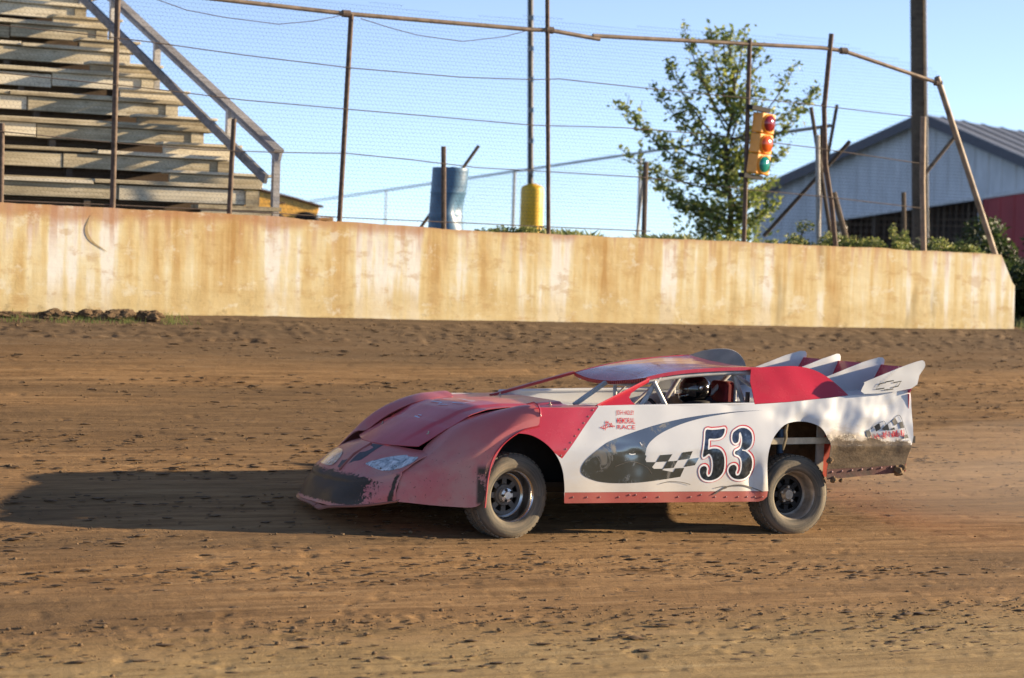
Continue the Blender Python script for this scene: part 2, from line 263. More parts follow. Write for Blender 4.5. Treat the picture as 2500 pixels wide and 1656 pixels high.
def cdt(poly, step, holes=()):
    """triangulate a 2D outline with interior grid points"""
    poly = [tuple(map(float, p[:2])) for p in poly]; pts = list(poly); E = [(i, (i+1) % len(poly)) for i in range(len(poly))]
    A = np.array(poly); lo, hi = A.min(0), A.max(0)
    if step:
        gx, gy = np.meshgrid(np.arange(lo[0]+step*.5, hi[0], step), np.arange(lo[1]+step*.5, hi[1], step))
        gx = gx + (np.arange(gx.shape[0]) % 2)[:, None]*step*.5
        G = np.stack([gx.ravel(), gy.ravel()], 1)
        if len(G):
            G = G[inpoly(G, poly)]
            d = np.full(len(G), 1e9)
            for i in range(len(poly)):
                a = A[i]; b = A[(i+1) % len(A)]; ab = b-a; L = max(ab@ab, 1e-12)
                t = np.clip(((G-a)@ab)/L, 0, 1); d = np.minimum(d, np.linalg.norm(G-(a+t[:,None]*ab), axis=1))
            G = G[d > step*.35]
            pts += [tuple(g) for g in G]
    v, e, f, _, _, _ = delaunay_2d_cdt([Vector(p) for p in pts], E, [], 1, 1e-6)
    return [tuple(p) for p in v], [tuple(t) for t in f]
def resample(poly, step):
    out = []; n = len(poly)
    for i in range(n):
        a = np.array(poly[i], float); b = np.array(poly[(i+1) % n], float); k = max(1, int(np.linalg.norm(b-a)/step))
        for j in range(k): out.append(a+(b-a)*j/k)
    return out
def offset_poly(P, d):
    P = [np.array(p, float) for p in P]; n = len(P)
    area = sum(P[i][0]*P[(i+1)%n][1]-P[(i+1)%n][0]*P[i][1] for i in range(n))
    sg = 1 if area > 0 else -1; out = []
    for i in range(n):
        a, b, c = P[i-1], P[i], P[(i+1) % n]
        t1 = (b-a)/max(np.linalg.norm(b-a), 1e-9); t2 = (c-b)/max(np.linalg.norm(c-b), 1e-9)
        n1 = np.array([t1[1], -t1[0]])*sg; n2 = np.array([t2[1], -t2[0]])*sg
        nn = n1+n2; L = np.linalg.norm(nn)
        nn = nn/L if L > 1e-6 else n1
        out.append(b + nn*d/max(.6, float(nn@n1)))
    return out

# ------------------------------------------------------------------ materials
def N(nt, t, **kw):
    n = nt.nodes.new(t)
    for k, v in kw.items():
        if k in n.inputs.keys(): n.inputs[k].default_value = v
        else: setattr(n, k, v)
    return n
class Mat:
    """small procedural material builder"""
    def __init__(s, name):
        s.m = bpy.data.materials.new(name); s.m.use_nodes = True; s.nt = s.m.node_tree
        s.b = s.nt.nodes['Principled BSDF']; s.tc = s.nt.nodes.new('ShaderNodeTexCoord').outputs['Object']
    def L(s, a, b): s.nt.links.new(a, b); return s
    def map(s, scale=(1,1,1), loc=(0,0,0), rot=(0,0,0)):
        n = N(s.nt, 'ShaderNodeMapping'); n.inputs['Scale'].default_value = scale; n.inputs['Location'].default_value = loc; n.inputs['Rotation'].default_value = rot
        s.L(s.tc, n.inputs[0]); return n.outputs[0]
    def noise(s, scale=5, detail=4, rough=.55, vec=None, dist=0):
        n = N(s.nt, 'ShaderNodeTexNoise', Scale=scale, Detail=detail, Roughness=rough, Distortion=dist)
        s.L(vec if vec is not None else s.tc, n.inputs['Vector']); return n.outputs['Fac']
    def ramp(s, fac, stops, interp='LINEAR'):
        n = N(s.nt, 'ShaderNodeValToRGB'); n.color_ramp.interpolation = interp; e = n.color_ramp.elements
        while len(e) < len(stops): e.new(.5)
        for el, (p, c) in zip(e, stops): el.position = p; el.color = (*c, 1) if not isinstance(c, (int, float)) else (c, c, c, 1)
        s.L(fac, n.inputs[0]); return n.outputs[0]
    def mix(s, f, a, b):
        n = N(s.nt, 'ShaderNodeMix', data_type='RGBA'); 
        for sock, v in ((n.inputs[0], f), (n.inputs[6], a), (n.inputs[7], b)):
            if isinstance(v, (int, float)): sock.default_value = v
            elif isinstance(v, tuple): sock.default_value = (*v, 1)
            else: s.L(v, sock)
        return n.outputs[2]
    def math(s, op, a, b=0, c=None, clamp=False):
        n = N(s.nt, 'ShaderNodeMath', operation=op); n.use_clamp = clamp
        for i, v in enumerate((a, b, c)):
            if v is None: continue
            if isinstance(v, (int, float)): n.inputs[i].default_value = v
            else: s.L(v, n.inputs[i])
        return n.outputs[0]
    def sep(s, vec=None):
        n = N(s.nt, 'ShaderNodeSeparateXYZ'); s.L(vec if vec is not None else s.tc, n.inputs[0]); return n.outputs
    def smooth(s, v, a, b):
        n = N(s.nt, 'ShaderNodeMapRange', interpolation_type='SMOOTHSTEP'); s.L(v, n.inputs[0])
        n.inputs[1].default_value = a; n.inputs[2].default_value = b; return n.outputs[0]
    def col(s, v):
        if isinstance(v, tuple): s.b.inputs['Base Color'].default_value = (*v, 1)
        else: s.L(v, s.b.inputs['Base Color'])
        return s
    def rough(s, v):
        if isinstance(v, (int, float)): s.b.inputs['Roughness'].default_value = v
        else: s.L(v, s.b.inputs['Roughness'])
        return s
    def set(s, **kw):
        for k, v in kw.items(): s.b.inputs[k.replace('_', ' ')].default_value = v
        return s
    def bump(s, h, strength=.3, dist=.02):
        n = N(s.nt, 'ShaderNodeBump', Strength=strength, Distance=dist); s.L(h, n.inputs['Height']); s.L(n.outputs[0], s.b.inputs['Normal']); return s
def simple(name, c, r=.5, metal=0, var=.25, scale=12, coat=0, bumps=0):
    k = Mat(name); f = k.noise(scale, 5, .6)
    k.col(k.ramp(f, [(.3, tuple(x*(1-var) for x in c)), (.7, tuple(min(1, x*(1+var)) for x in c))])).rough(r)
    k.set(Metallic=metal, Coat_Weight=coat, Coat_Roughness=.08)
    if bumps: k.bump(f, bumps, .01)
    return k.m

# ------------------------------------------------------------------ frames
WS, WN = Vector(L['ws']), Vector(L['wn']); WO = Vector((L['WL'][0], L['WL'][1], 0))
WM = Matrix.Identity(4)
for i in range(3): WM[i][0], WM[i][1], WM[i][3] = WS[i], WN[i], WO[i]
WI = WM.inverted()
def sd(p): return WI @ Vector(p)                        # world -> (along wall, behind wall, z)

# ------------------------------------------------------------------ ground and dirt track
def zb(d, s=None):
    d = np.asarray(d, float); t = d+9.03
    up = -.02+.10*t+.0079*t*t
    lo = -.02+.10*t; lo = np.where(t < -3, -.32-.28*(1-np.exp((t+3)/3.2)), lo)
    z = np.where(t > 0, up, lo)
    if s is not None:
        z = z - .0175*np.clip(np.asarray(s, float)-3.43, -4, 4)*np.exp(-((d+9)/4.)**2)
    return z
def vnoise(x, y, seed):
    g = np.random.default_rng(seed).random((256, 256)); xi = np.floor(x).astype(int); yi = np.floor(y).astype(int); fx = x-xi; fy = y-yi
    fx = fx*fx*(3-2*fx); fy = fy*fy*(3-2*fy); xi %= 256; yi %= 256; x1 = (xi+1) % 256; y1 = (yi+1) % 256
    return (g[xi,yi]*(1-fx)+g[x1,yi]*fx)*(1-fy)+(g[xi,y1]*(1-fx)+g[x1,y1]*fx)*fy
def m_dirt():
    k = Mat('clay_dirt'); x, y, z = k.sep()
    v = k.map((.30, 3.4, 1)); streak = k.noise(3.0, 7, .66, v)
    v2 = k.map((1.6, 13, 3)); fine = k.noise(4.0, 6, .7, v2)
    big = k.noise(1.0, 4, .55, k.map((.10, .75, 1)))
    f = k.math('ADD', k.math('MULTIPLY', streak, .72), k.math('MULTIPLY', fine, .28))
    c = k.ramp(f, [(.30, (.095, .050, .020)), (.43, (.205, .116, .048)), (.55, (.30, .178, .078)), (.72, (.41, .265, .13))])
    dark = k.ramp(f, [(.3, (.075, .046, .022)), (.55, (.165, .102, .048)), (.75, (.26, .17, .085))])
    c = k.mix(k.math('MULTIPLY', k.smooth(big, .46, .62), .75), c, dark)
    dry = k.ramp(f, [(.3, (.15, .10, .046)), (.5, (.34, .235, .105)), (.72, (.48, .36, .185))])
    edge = k.math('ADD', y, k.math('MULTIPLY', k.math('SUBTRACT', streak, .5), 1.6))
    c = k.mix(k.math('MULTIPLY', k.smooth(edge, -11.1, -12.2), .9), c, dry)
    # grey-brown clay colour, darker towards the foot of the wall
    foot_tone = k.ramp(f, [(.3, (.048, .036, .026)), (.55, (.115, .083, .055)), (.75, (.19, .14, .095))])
    e2 = k.math('ADD', y, k.math('MULTIPLY', k.math('SUBTRACT', streak, .5), 2.2))
    c = k.mix(k.math('MULTIPLY', k.smooth(e2, -2.6, -.6), .8), c, foot_tone)
    peb = N(k.nt, 'ShaderNodeTexVoronoi', Scale=26.0); k.L(k.map((.6, 1, 1)), peb.inputs['Vector'])
    spot = k.smooth(peb.outputs['Distance'], .16, .09)
    sel = k.smooth(k.noise(9, 2, .5), .56, .64)
    c = k.mix(k.math('MULTIPLY', k.math('MULTIPLY', spot, sel), .75), c, (.05, .032, .018))
    k.col(c).rough(.92); k.set(Specular_IOR_Level=.25)
    h = k.math('ADD', k.math('MULTIPLY', fine, .7), k.math('MULTIPLY', k.noise(34, 5, .7), .5))
    k.bump(h, .55, .035)
    return k.m
M_DIRT = m_dirt()
nd, nu = 400, 640
ds = np.concatenate([np.linspace(-13.6, -6, 250), np.linspace(-6, .12, 200)[1:]])
lo_s = -3.4+(ds+12.5)*.25; hi_s = 4.9+(ds+12.5)*.84
U = np.concatenate([[-9, -5, -2.4, -1, -.4, -.12], np.linspace(0, 1, nu), [1.15, 1.5, 2.2, 3.5, 6, 10]])
SS = lo_s[:, None]+(hi_s-lo_s)[:, None]*U[None, :]; DD = np.repeat(ds[:, None], len(U), 1)
Z = zb(DD, SS)
Z += (vnoise(SS*.6, DD*2.6, 1)-.5)*.016 + (vnoise(SS*1.6+7, DD*8.3, 2)-.5)*.006 + (vnoise(SS*6+3, DD*19, 3)-.5)*.0045 + (vnoise(SS*18+3, DD*34, 4)-.5)*.0035
Z += (vnoise(SS*.10+9, DD*1.7, 5)-.5)*.035*np.clip((DD+13.6)/1., 0, 1)
rough_amp = .5+1.0*np.clip((vnoise(SS*.35, DD*.8, 6)-.35)*2, 0, 1)
def dimple(n, smin, smax, hmin, hmax, drange, seed, sgn=None, sel=None):
    r = np.random.default_rng(seed)
    for _ in range(n):
        d0 = r.uniform(*drange); a = np.interp(d0, ds, lo_s); b = np.interp(d0, ds, hi_s); s0 = r.uniform(a, b)
        if sel is not None and not sel(s0, d0, r): continue
        ss = r.uniform(smin, smax); sdv = ss*r.uniform(.55, 1.0); h = r.uniform(hmin, hmax)*(sgn or (1 if r.random() < .55 else -1))
        i0, i1 = np.searchsorted(ds, [d0-3*sdv, d0+3*sdv]); uu = (s0-a)/(b-a); du = 3*ss/(b-a); j0 = 6+int(max(0, (uu-du)*nu)); j1 = 6+int(min(nu, (uu+du)*nu+2))
        if i1 <= i0 or j1 <= j0: continue
        S_, D_ = SS[i0:i1, j0:j1], DD[i0:i1, j0:j1]
        g = np.exp(-(((S_-s0)/ss)**2+((D_-d0)/sdv)**2)**1.5)
        Z[i0:i1, j0:j1] += h*g
patch = lambda s0, d0, r: vnoise(np.array([s0*.5]), np.array([d0*1.1]), 31)[0] > r.uniform(.15, .75)
dimple(1600, .03, .065, .003, .008, (-12.6, -.3), 11, sgn=-1, sel=patch)
dimple(420, .03, .07, .007, .015, (-12.6, -.5), 12, sgn=-1, sel=patch)
dimple(700, .015, .035, .003, .008, (-12.6, -.5), 13, sgn=1, sel=patch)
dimple(220, .02, .05, .004, .011, (-11.65, -11.2), 14, sel=lambda s0, d0, r: s0 < 1.2+r.uniform(-1, 1.5))     # row of thrown clay along the inner groove
dimple(500, .04, .09, .006, .016, (-1.1, -.15), 15)
dimple(90, .03, .06, .004, .009, (-12.9, -12.2), 16)
idx = np.arange(SS.size).reshape(SS.shape)
F_ = np.stack([idx[:-1,:-1], idx[:-1,1:], idx[1:,1:], idx[1:,:-1]], -1).reshape(-1, 4)
track = np_mesh('dirt_track', np.stack([SS, DD, Z], -1).reshape(-1, 3), F_, M_DIRT, smooth=True)
track.matrix_world = WM; setp(track, 'banked brown clay race track, pitted and rutted', 'track', kind='structure')

def m_field():
    k = Mat('field'); f = k.noise(.6, 6, .65)
    k.col(k.ramp(f, [(.3, (.035, .05, .015)), (.55, (.08, .085, .03)), (.75, (.16, .13, .06))])).rough(.95); return k.m
S_l = np.array([-900, -300, -80, -30, -12, 0, 8, 13, 14.4, 14.7, 16, 18, 22, 30, 60, 150, 400, 900.])
D_l = np.array([-900, -300, -90, -40, -24, -18, -15, -13, -9, -5, -2, -.4, .1, .2, 1, 3, 6, 10, 20, 40, 70, 110, 160, 300, 380, 900.])
def zg(s, d):
    if d <= .12: return float(zb(d))-.12
    hi = 2.50+.0135*min(d, 380)
    if s <= 14.5: return hi
    t = min(1, d/5.); return (1.45+(hi-1.45)*t)
V = [(s, d, zg(s, d)) for d in D_l for s in S_l]; n = len(S_l)
F = [(i*n+j, i*n+j+1, (i+1)*n+j+1, (i+1)*n+j) for i in range(len(D_l)-1) for j in range(n-1)]
ground = mk('ground', V, F, m_field()); ground.matrix_world = WM; setp(ground, 'flat grassy ground around and behind the track', 'ground', kind='structure')

# loose clods scattered over the clay
def clod_verts(r, seed):
    bm = bmesh.new(); bmesh.ops.create_icosphere(bm, subdivisions=1, radius=r)
    rr = random.Random(seed)
    V = [Vector((v.co.x*rr.uniform(.8, 1.5), v.co.y*rr.uniform(.7, 1.2), v.co.z*rr.uniform(.45, .9))) for v in bm.verts]
    F = [tuple(v.index for v in f.verts) for f in bm.faces]; bm.free(); return V, F
mb = MB(); tmpl = [clod_verts(1, i) for i in range(12)]
for i in range(2200):
    d0 = -12.8+12.5*random.random()**(1.1)
    if random.random() < .3: d0 = random.choice([random.gauss(-11.35, .16), random.gauss(-.35, .2)])
    d0 = min(d0, -.12)
    s0 = random.uniform(np.interp(d0, ds, lo_s), np.interp(d0, ds, hi_s)); r = random.uniform(.004, .012) if random.random() < .88 else random.uniform(.012, .022)
    Vt, Ft = tmpl[i % 12]; z0 = float(zb(d0, s0)); a = random.uniform(0, 6.28)
    mb.add([(s0+r*(v.x*math.cos(a)-v.y*math.sin(a)), d0+r*(v.x*math.sin(a)+v.y*math.cos(a)), z0+r*v.z+.004) for v in Vt], Ft)
k = Mat('clod_clay'); f = k.noise(20, 4); k.col(k.ramp(f, [(.3, (.09, .055, .028)), (.7, (.24, .155, .08))])).rough(.95)
k.bump(k.noise(14, 6, .7), .8, .03)
M_CLOD = k.m
o = mb.build('loose_clods', M_CLOD, None, True, 60, kind='stuff'); o.matrix_world = WM; setp(o, 'loose brown clay crumbs scattered over the track', 'dirt')
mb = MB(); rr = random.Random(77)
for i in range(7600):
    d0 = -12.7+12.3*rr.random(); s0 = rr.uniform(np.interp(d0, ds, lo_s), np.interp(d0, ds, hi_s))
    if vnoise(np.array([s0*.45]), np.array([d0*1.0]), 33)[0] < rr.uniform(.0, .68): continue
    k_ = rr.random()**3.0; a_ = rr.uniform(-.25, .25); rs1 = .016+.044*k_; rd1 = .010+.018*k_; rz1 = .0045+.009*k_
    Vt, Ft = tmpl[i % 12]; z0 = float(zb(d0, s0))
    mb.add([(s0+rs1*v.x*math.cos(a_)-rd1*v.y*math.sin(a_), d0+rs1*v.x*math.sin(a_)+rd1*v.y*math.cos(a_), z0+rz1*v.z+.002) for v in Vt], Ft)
k = Mat('shade_dark_clay'); f = k.noise(9, 4); k.col(k.ramp(f, [(.3, (.065, .040, .020)), (.7, (.17, .105, .052))])).rough(.8)  # dark clay colour stands in for the shade of small clods and pits
o = mb.build('shade_dark_clods', k.m, None, True, 60, kind='stuff'); o.matrix_world = WM; setp(o, 'flattened clods on the track, coloured dark to stand for their shade', 'dirt')
# the six big lumps at the foot of the wall, left
for i, (p, r, lab) in enumerate(zip(L['clods'], (.085, .095, .08, .105, .115, .11), ('low grassy dirt lump against the wall at the far left edge', 'small dirt lump against the wall, second from the left edge', 'narrow dirt lump against the wall, third from the left edge', 'rounded dirt lump against the wall between the narrow one and the tallest one', 'tallest dirt lump at the foot of the wall, with a pale stone face', 'rightmost dark dirt lump at the foot of the wall, alone'))):
    q = sd(p); bm = bmesh.new(); bmesh.ops.create_icosphere(bm, subdivisions=4, radius=1)
    for v in bm.verts:
        nn = noise.fractal(v.co*1.5+Vector((i*7.1, 0, 0)), .75, 2.2, 6)
        v.co = Vector((v.co.x*1.1, v.co.y*.9, v.co.z*.95))*(1+.5*nn)
    me = bpy.data.meshes.new('dirt_lump'); bm.to_mesh(me); bm.free(); me.materials.append(M_CLOD)
    o = bpy.data.objects.new('dirt_lump', me); COL.objects.link(o); o.scale = (r*(1.8 if i == 0 else 1.1), r, r)
    o.matrix_world = WM @ Matrix.Translation((q.x, -.2, float(zb(-.2))+r*.2)) @ Matrix.Diagonal((r*(2.2 if i == 0 else 1.35), r, r*(.5 if i == 0 else .72), 1))
    setp(o, lab, 'dirt lump', 'dirt lumps at the foot of the wall')

# ------------------------------------------------------------------ retaining wall
def m_wall():
    k = Mat('stained_concrete'); x, y, z = k.sep()
    s1 = k.noise(1.0, 3, .5, k.map((2.6, 1, .20))); s2 = k.noise(1.0, 4, .55, k.map((7.5, 1, .45), (4, 0, 0))); blot = k.noise(1.6, 6, .6, k.map((1, 1, 2.2)))
    hz = k.noise(1.0, 5, .7, k.map((1.2, 1, 26)))
    f = k.math('ADD', k.math('MULTIPLY', s1, .58), k.math('ADD', k.math('MULTIPLY', s2, .30), k.math('MULTIPLY', blot, .12)))
    c = k.ramp(f, [(.37, (.54, .32, .11)), (.42, (.67, .47, .20)), (.475, (.77, .61, .31)), (.53, (.84, .74, .47)), (.57, (.91, .88, .77))])
    low = k.ramp(blot, [(.3, (.60, .44, .19)), (.6, (.76, .60, .30)), (.75, (.83, .70, .42))])
    e = k.math('ADD', z, k.math('MULTIPLY', k.math('SUBTRACT', s2, .5), .9))
    c = k.mix(k.math('MULTIPLY', k.smooth(e, 2.05, 1.70), .7), c, low)
    rust = k.math('MULTIPLY', k.smooth(s2, .47, .62), k.smooth(z, 2.05, 2.68)); 
    c = k.mix(k.math('MULTIPLY', rust, .6), c, (.47, .18, .065))
    rim = k.math('MULTIPLY', k.smooth(k.math('ADD', z, k.math('MULTIPLY', k.math('SUBTRACT', s1, .5), .35)), 2.54, 2.68), .75)
    c = k.mix(rim, c, (.50, .24, .11))
    grime = k.math('MULTIPLY', k.smooth(k.noise(1, 4, .6, k.map((1.5, 1, .35), (20, 0, 0))), .56, .66), k.math('MULTIPLY', k.smooth(x, 8.5, 10.5), .5))
    c = k.mix(grime, c, (.32, .235, .12))
    pat = k.math('MULTIPLY', k.smooth(k.noise(2.3, 6, .68, k.map((1, 1, 1.7), (3, 0, 9))), .53, .64), .5); c = k.mix(pat, c, (.55, .34, .13))
    blot2 = k.math('MULTIPLY', k.smooth(k.noise(3.1, 7, .7, k.map((1, 1, 1.3), (11, 0, 2))), .54, .66), .62); c = k.mix(blot2, c, (.87, .81, .62))
    scr = k.math('MULTIPLY', k.smooth(k.noise(1, 5, .7, k.map((.8, 1, 34), (5, 0, 0))), .66, .72), k.smooth(k.noise(1.4, 2), .5, .6)); c = k.mix(k.math('MULTIPLY', scr, .45), c, (.36, .25, .12))
    spl = k.math('MULTIPLY', k.smooth(k.noise(5.5, 6, .7), .55, .7), k.smooth(z, 1.95, 1.55))
    c = k.mix(k.math('MULTIPLY', spl, .45), c, (.20, .13, .06))
    k.col(c).rough(.88); k.bump(k.math('ADD', k.math('MULTIPLY', hz, .5), k.noise(9, 6, .65)), .22, .02); return k.m
M_WALL = m_wall()
WT = [sd(p) for p in L['walltop']]
top = [(-16, 2.80)] + [(q.x, q.z) for q in WT]
top[-1] = (14.47, 2.15)
mb = MB(); D0, D1 = 0, .34
prof = [(s, z) for s, z in top]
dense = []
for (s0, z0), (s1, z1) in zip(prof[:-1], prof[1:]):
    m = max(1, int((s1-s0)/.06)) if s1 > s0 else 1
    for i in range(m):
        t = i/m; zz = z0+(z1-z0)*t; ss = s0+(s1-s0)*t
        dense.append((ss, zz+(.016*noise.noise(Vector((ss*1.7, 0, 1)))+.014*min(0, noise.noise(Vector((ss*7, 0, 3)))) if ss < 13.9 else 0)))
dense.append(prof[-1]); dense.append((14.49, 1.2))
front = [(s, z) for s, z in dense]
V = []; F = []
for s, z in front:
    V += [(s, 0, 1.2), (s, 0, z), (s+ (0 if s < 13.9 else .02), D1, z), (s, D1, 1.2)]
for i in range(len(front)-1):
    a, b = i*4, (i+1)*4
    F += [(a, b, b+1, a+1), (a+1, b+1, b+2, a+2), (a+2, b+2, b+3, a+3)]
F += [(0, 1, 2, 3), tuple(len(V)-4+j for j in (3, 2, 1, 0))]
wall = mk('retaining_wall', V, F, M_WALL); wall.matrix_world = WM
bm = bmesh.new(); bm.from_mesh(wall.data); bmesh.ops.recalc_face_normals(bm, faces=bm.faces); bm.to_mesh(wall.data); bm.free()
setp(wall, 'long cream concrete wall with rust and dirt streaks behind the track', 'wall')
def m_flat(name, c, r=.9): 
    k = Mat(name); f = k.noise(6, 5, .7); k.col(k.ramp(f, [(.35, tuple(x*.7 for x in c)), (.65, tuple(x*1.2 for x in c))])).rough(r); return k.m
# curved tyre scuff near the left end
pts = catmull([(1.03, 2.66), (.97, 2.5), (1.03, 2.36), (1.22, 2.24)], 8)
V = []; F = []
for i, p in enumerate(pts):
    ww = .018*math.sin(math.pi*(i+.6)/(len(pts)+.2)); V += [(p[0]-ww, -.004, p[1]-ww*.3), (p[0]+ww, -.004, p[1]+ww*.3)]
F = [(2*i, 2*i+1, 2*i+3, 2*i+2) for i in range(len(pts)-1)]
o = mk('tyre_scuff', V, F, m_flat('scuff', (.50, .37, .19)), wall)

# ------------------------------------------------------------------ shared outdoor materials
M_RUST = simple('rusty_steel', (.125, .088, .066), .8, .1, .5, 18, 0, .3)
M_GALV = simple('galvanised_pipe', (.30, .29, .27), .55, .4, .3, 14)
M_RAILP = simple('weathered_pipe', (.27, .20, .14), .65, .15, .35, 9)
M_WIRE = simple('old_wire', (.13, .10, .08), .7, .3, .2, 20)
def m_wood(name, cols, sx=1.5):
    k = Mat(name); g = k.noise(1, 7, .65, k.map((sx, 28, 28)), .3); b = k.noise(1.2, 4)
    rnd = N(k.nt, 'ShaderNodeObjectInfo').outputs['Random']
    f = k.math('ADD', k.math('MULTIPLY', g, .42), k.math('ADD', k.math('MULTIPLY', b, .40), k.math('MULTIPLY', rnd, .26)))
    wc = k.ramp(f, [(.36, cols[0]), (.52, cols[1]), (.68, cols[2])])
    st = k.noise(1, 5, .65, k.map((2.2, 6, 6), (7, 3, 1))); wc = k.mix(k.math('MULTIPLY', k.smooth(st, .54, .68), .7), wc, tuple(x*.55 for x in cols[0]))
    k.col(wc).rough(.85); k.bump(g, .35, .01); return k.m
M_PLANK = m_wood('bleacher_wood', ((.20, .155, .09), (.52, .44, .29), (.78, .70, .53)))
M_DKP = m_wood('understand_shade_wood', ((.05, .03, .02), (.09, .06, .04), (.14, .10, .065)))  # dark tones put the shade under the seats into the colour
M_PALEW = m_wood('pale_post_wood', ((.30, .28, .27), (.50, .48, .46), (.70, .68, .65)))
M_RAILW = m_wood('grey_rail_wood', ((.15, .145, .145), (.27, .26, .26), (.44, .43, .43)))
M_POLEW = m_wood('pole_wood', ((.05, .035, .025), (.105, .075, .05), (.19, .14, .095)))

# ------------------------------------------------------------------ catch fence
fence = empty('catch_fence', mat=WM); setp(fence, 'tall rusty catch fence of wire mesh and cables on the wall', 'fence')
for i in range(8):
    P = [sd(p) for p in L['post%d' % i]]; P[-1] = P[-1]+Vector((0, 0, -.35))
    r = (.034, .033, .030, .031, .028, .031, .035, .042)[i]
    MB().tube([p for p in P], r, 10).build('post', M_RUST if i != 7 else M_RAILP, fence, True)
_q = [sd(p) for p in L['post1']]; MB().tube([_q[0]+Vector((-3.4, 0, 0)), _q[1]+Vector((-3.4, 0, -.35))], .033, 10).build('post', M_RUST, fence, True)
Pp = [sd(p) for p in L['strut']]; Pp[1] = Pp[1]+(Pp[1]-Pp[0])*.12
o = MB().tube(Pp, .042, 10).build('end_strut', simple('rusty_galvanised', (.27, .22, .17), .65, .2, .45, 5), fence, True)
for i in range(2):
    rp_ = [sd(p) for p in L['rail%d' % i]]; rp_ = ([rp_[0]+Vector((-3.6, 0, .05))] if i == 0 else [])+rp_
    o = MB().tube(rp_, .027, 10).build('top_rail', M_RAILP, fence, True)
for i in range(4):
    cp = [sd(p)+Vector((0, -.04, 0)) for p in L['cab%d' % i]]; cp = [cp[0]+Vector((-2.4, 0, .02))]+cp
    MB().tube(cp, .0065, 6).build('cable', M_WIRE, fence)
for i in range(2): MB().tube([sd(p)+Vector((0, -.05, 0)) for p in L['sag%d' % i]], .005, 6).build('slack_wire', M_WIRE, fence)
# clamps on rail joints
for p in (L['rail0'][1], L['rail0'][3], L['rail1'][3], L['rail1'][5]):
    q = sd(p); MB().lathe([(.001, -.05), (.045, -.05), (.045, .05), (.001, .05)], 10, 'x', (q.x, q.y, q.z)).build('clamp', M_RUST, fence)
# sloping timber braces behind the fence, right
for a, b, r in (((1905, 240, ), None, 0),):
    pass
fpo = sd(L['post3'][1]); fpt = sd(L['post3'][0])
lean = (fpt.y-fpo.y)/(fpt.z-fpo.z); base_d = fpo.y
def fpl(s, z): return Vector((s, base_d+(z-fpo.z)*lean, z))
st_t, st_b = sd(L['strut'][0]), sd(L['strut'][1])
railpts = [sd(L['rail0'][0])+Vector((-4, 0, 0))]+[sd(p) for p in L['rail0']][:4] + [sd(p) for p in L['rail1']][1:]
rs = np.array([p.x for p in railpts]); rz = np.array([p.z for p in railpts])
cw, ch = .052, .060
segs = []
s_lo, s_hi, z_lo, z_hi = -2.6, 14.4, 2.70, 5.42
nr = int((z_hi-z_lo)/(ch*.75)); nc = int((s_hi-s_lo)/cw)
for r_ in range(nr):
    z0 = z_lo+r_*ch*.75; off = cw*.5*(r_ % 2)
    for c_ in range(nc):
        s0 = s_lo+c_*cw+off
        topz = np.interp(s0, rs, rz)+.10+.03*math.sin(s0*3.1); 
        if z0 > topz: continue
        lim = st_b.x+(st_t.x-st_b.x)*(z0-st_b.z)/(st_t.z-st_b.z)
        if s0 > lim-.03: continue
        jx = lambda a, b: (.006*noise.noise(Vector((a*2, b*2, 0))))
        segs.append((s0, z0+ch*.25, s0, z0+ch*.5+ch*.0)); segs.append((s0, z0+ch*.5, s0-cw*.5, z0+ch*.75)); segs.append((s0, z0+ch*.5, s0+cw*.5, z0+ch*.75))
A = np.array(segs); bulge = lambda s, z: base_d+(z-fpo.z)*lean+.03*np.sin(s*2.1)*np.cos(z*1.7)
P0 = np.stack([A[:,0], bulge(A[:,0], A[:,1]), A[:,1]], 1); P1 = np.stack([A[:,2], bulge(A[:,2], A[:,3]), A[:,3]], 1)
def wires(P0, P1, r):
    d = P1-P0; d /= np.linalg.norm(d, axis=1)[:,None]; y = np.array([0, 1., 0]); x = np.cross(d, y); x /= np.linalg.norm(x, axis=1)[:,None]; yy = np.cross(x, d)
    V = []; 
    for k in range(3):
        a = 2*math.pi*k/3; o = x*math.cos(a)*r+yy*math.sin(a)*r; V += [P0+o, P1+o]
    V = np.stack(V, 1).reshape(-1, 3); n = len(P0); b = np.arange(n)[:,None]*6
    F = np.concatenate([b+np.array([[0, 2, 3, 1]]), b+np.array([[2, 4, 5, 3]]), b+np.array([[4, 0, 1, 5]])]); return V, F
V, F = wires(P0, P1, .0012)
o = np_mesh('wire_mesh', V, F, M_WIRE, fence); o['kind'] = 'stuff'

# traffic light on the fence post
M_SIG = simple('signal_yellow', (.86, .36, .03), .45, 0, .12, 8, .2)
M_BLK = simple('black_metal', (.012, .012, .013), .85, 0, .2, 10)
q5 = [Vector(p) for p in L['signal']]; cen = (q5[0]+q5[1]+q5[2]+q5[3])/4
fdir = Vector((.70, -.714, 0)); xdir = Vector((0,0,1)).cross(fdir).normalized()
tilt = rad(5)
axis_up = (Vector((0,0,1))*math.cos(tilt)+Vector((1,0,0))*math.sin(tilt)).normalized(); fdir = (fdir-axis_up*fdir.dot(axis_up)).normalized(); xdir = axis_up.cross(fdir)
SM = Matrix.Identity(4)
for i in range(3): SM[i][0], SM[i][1], SM[i][2], SM[i][3] = xdir[i], fdir[i], axis_up[i], cen[i]
sig = empty('traffic_light', mat=SM); setp(sig, 'orange three-lens traffic light strapped to a fence post', 'traffic light')
hw, hh, hd = .138, .41, .085
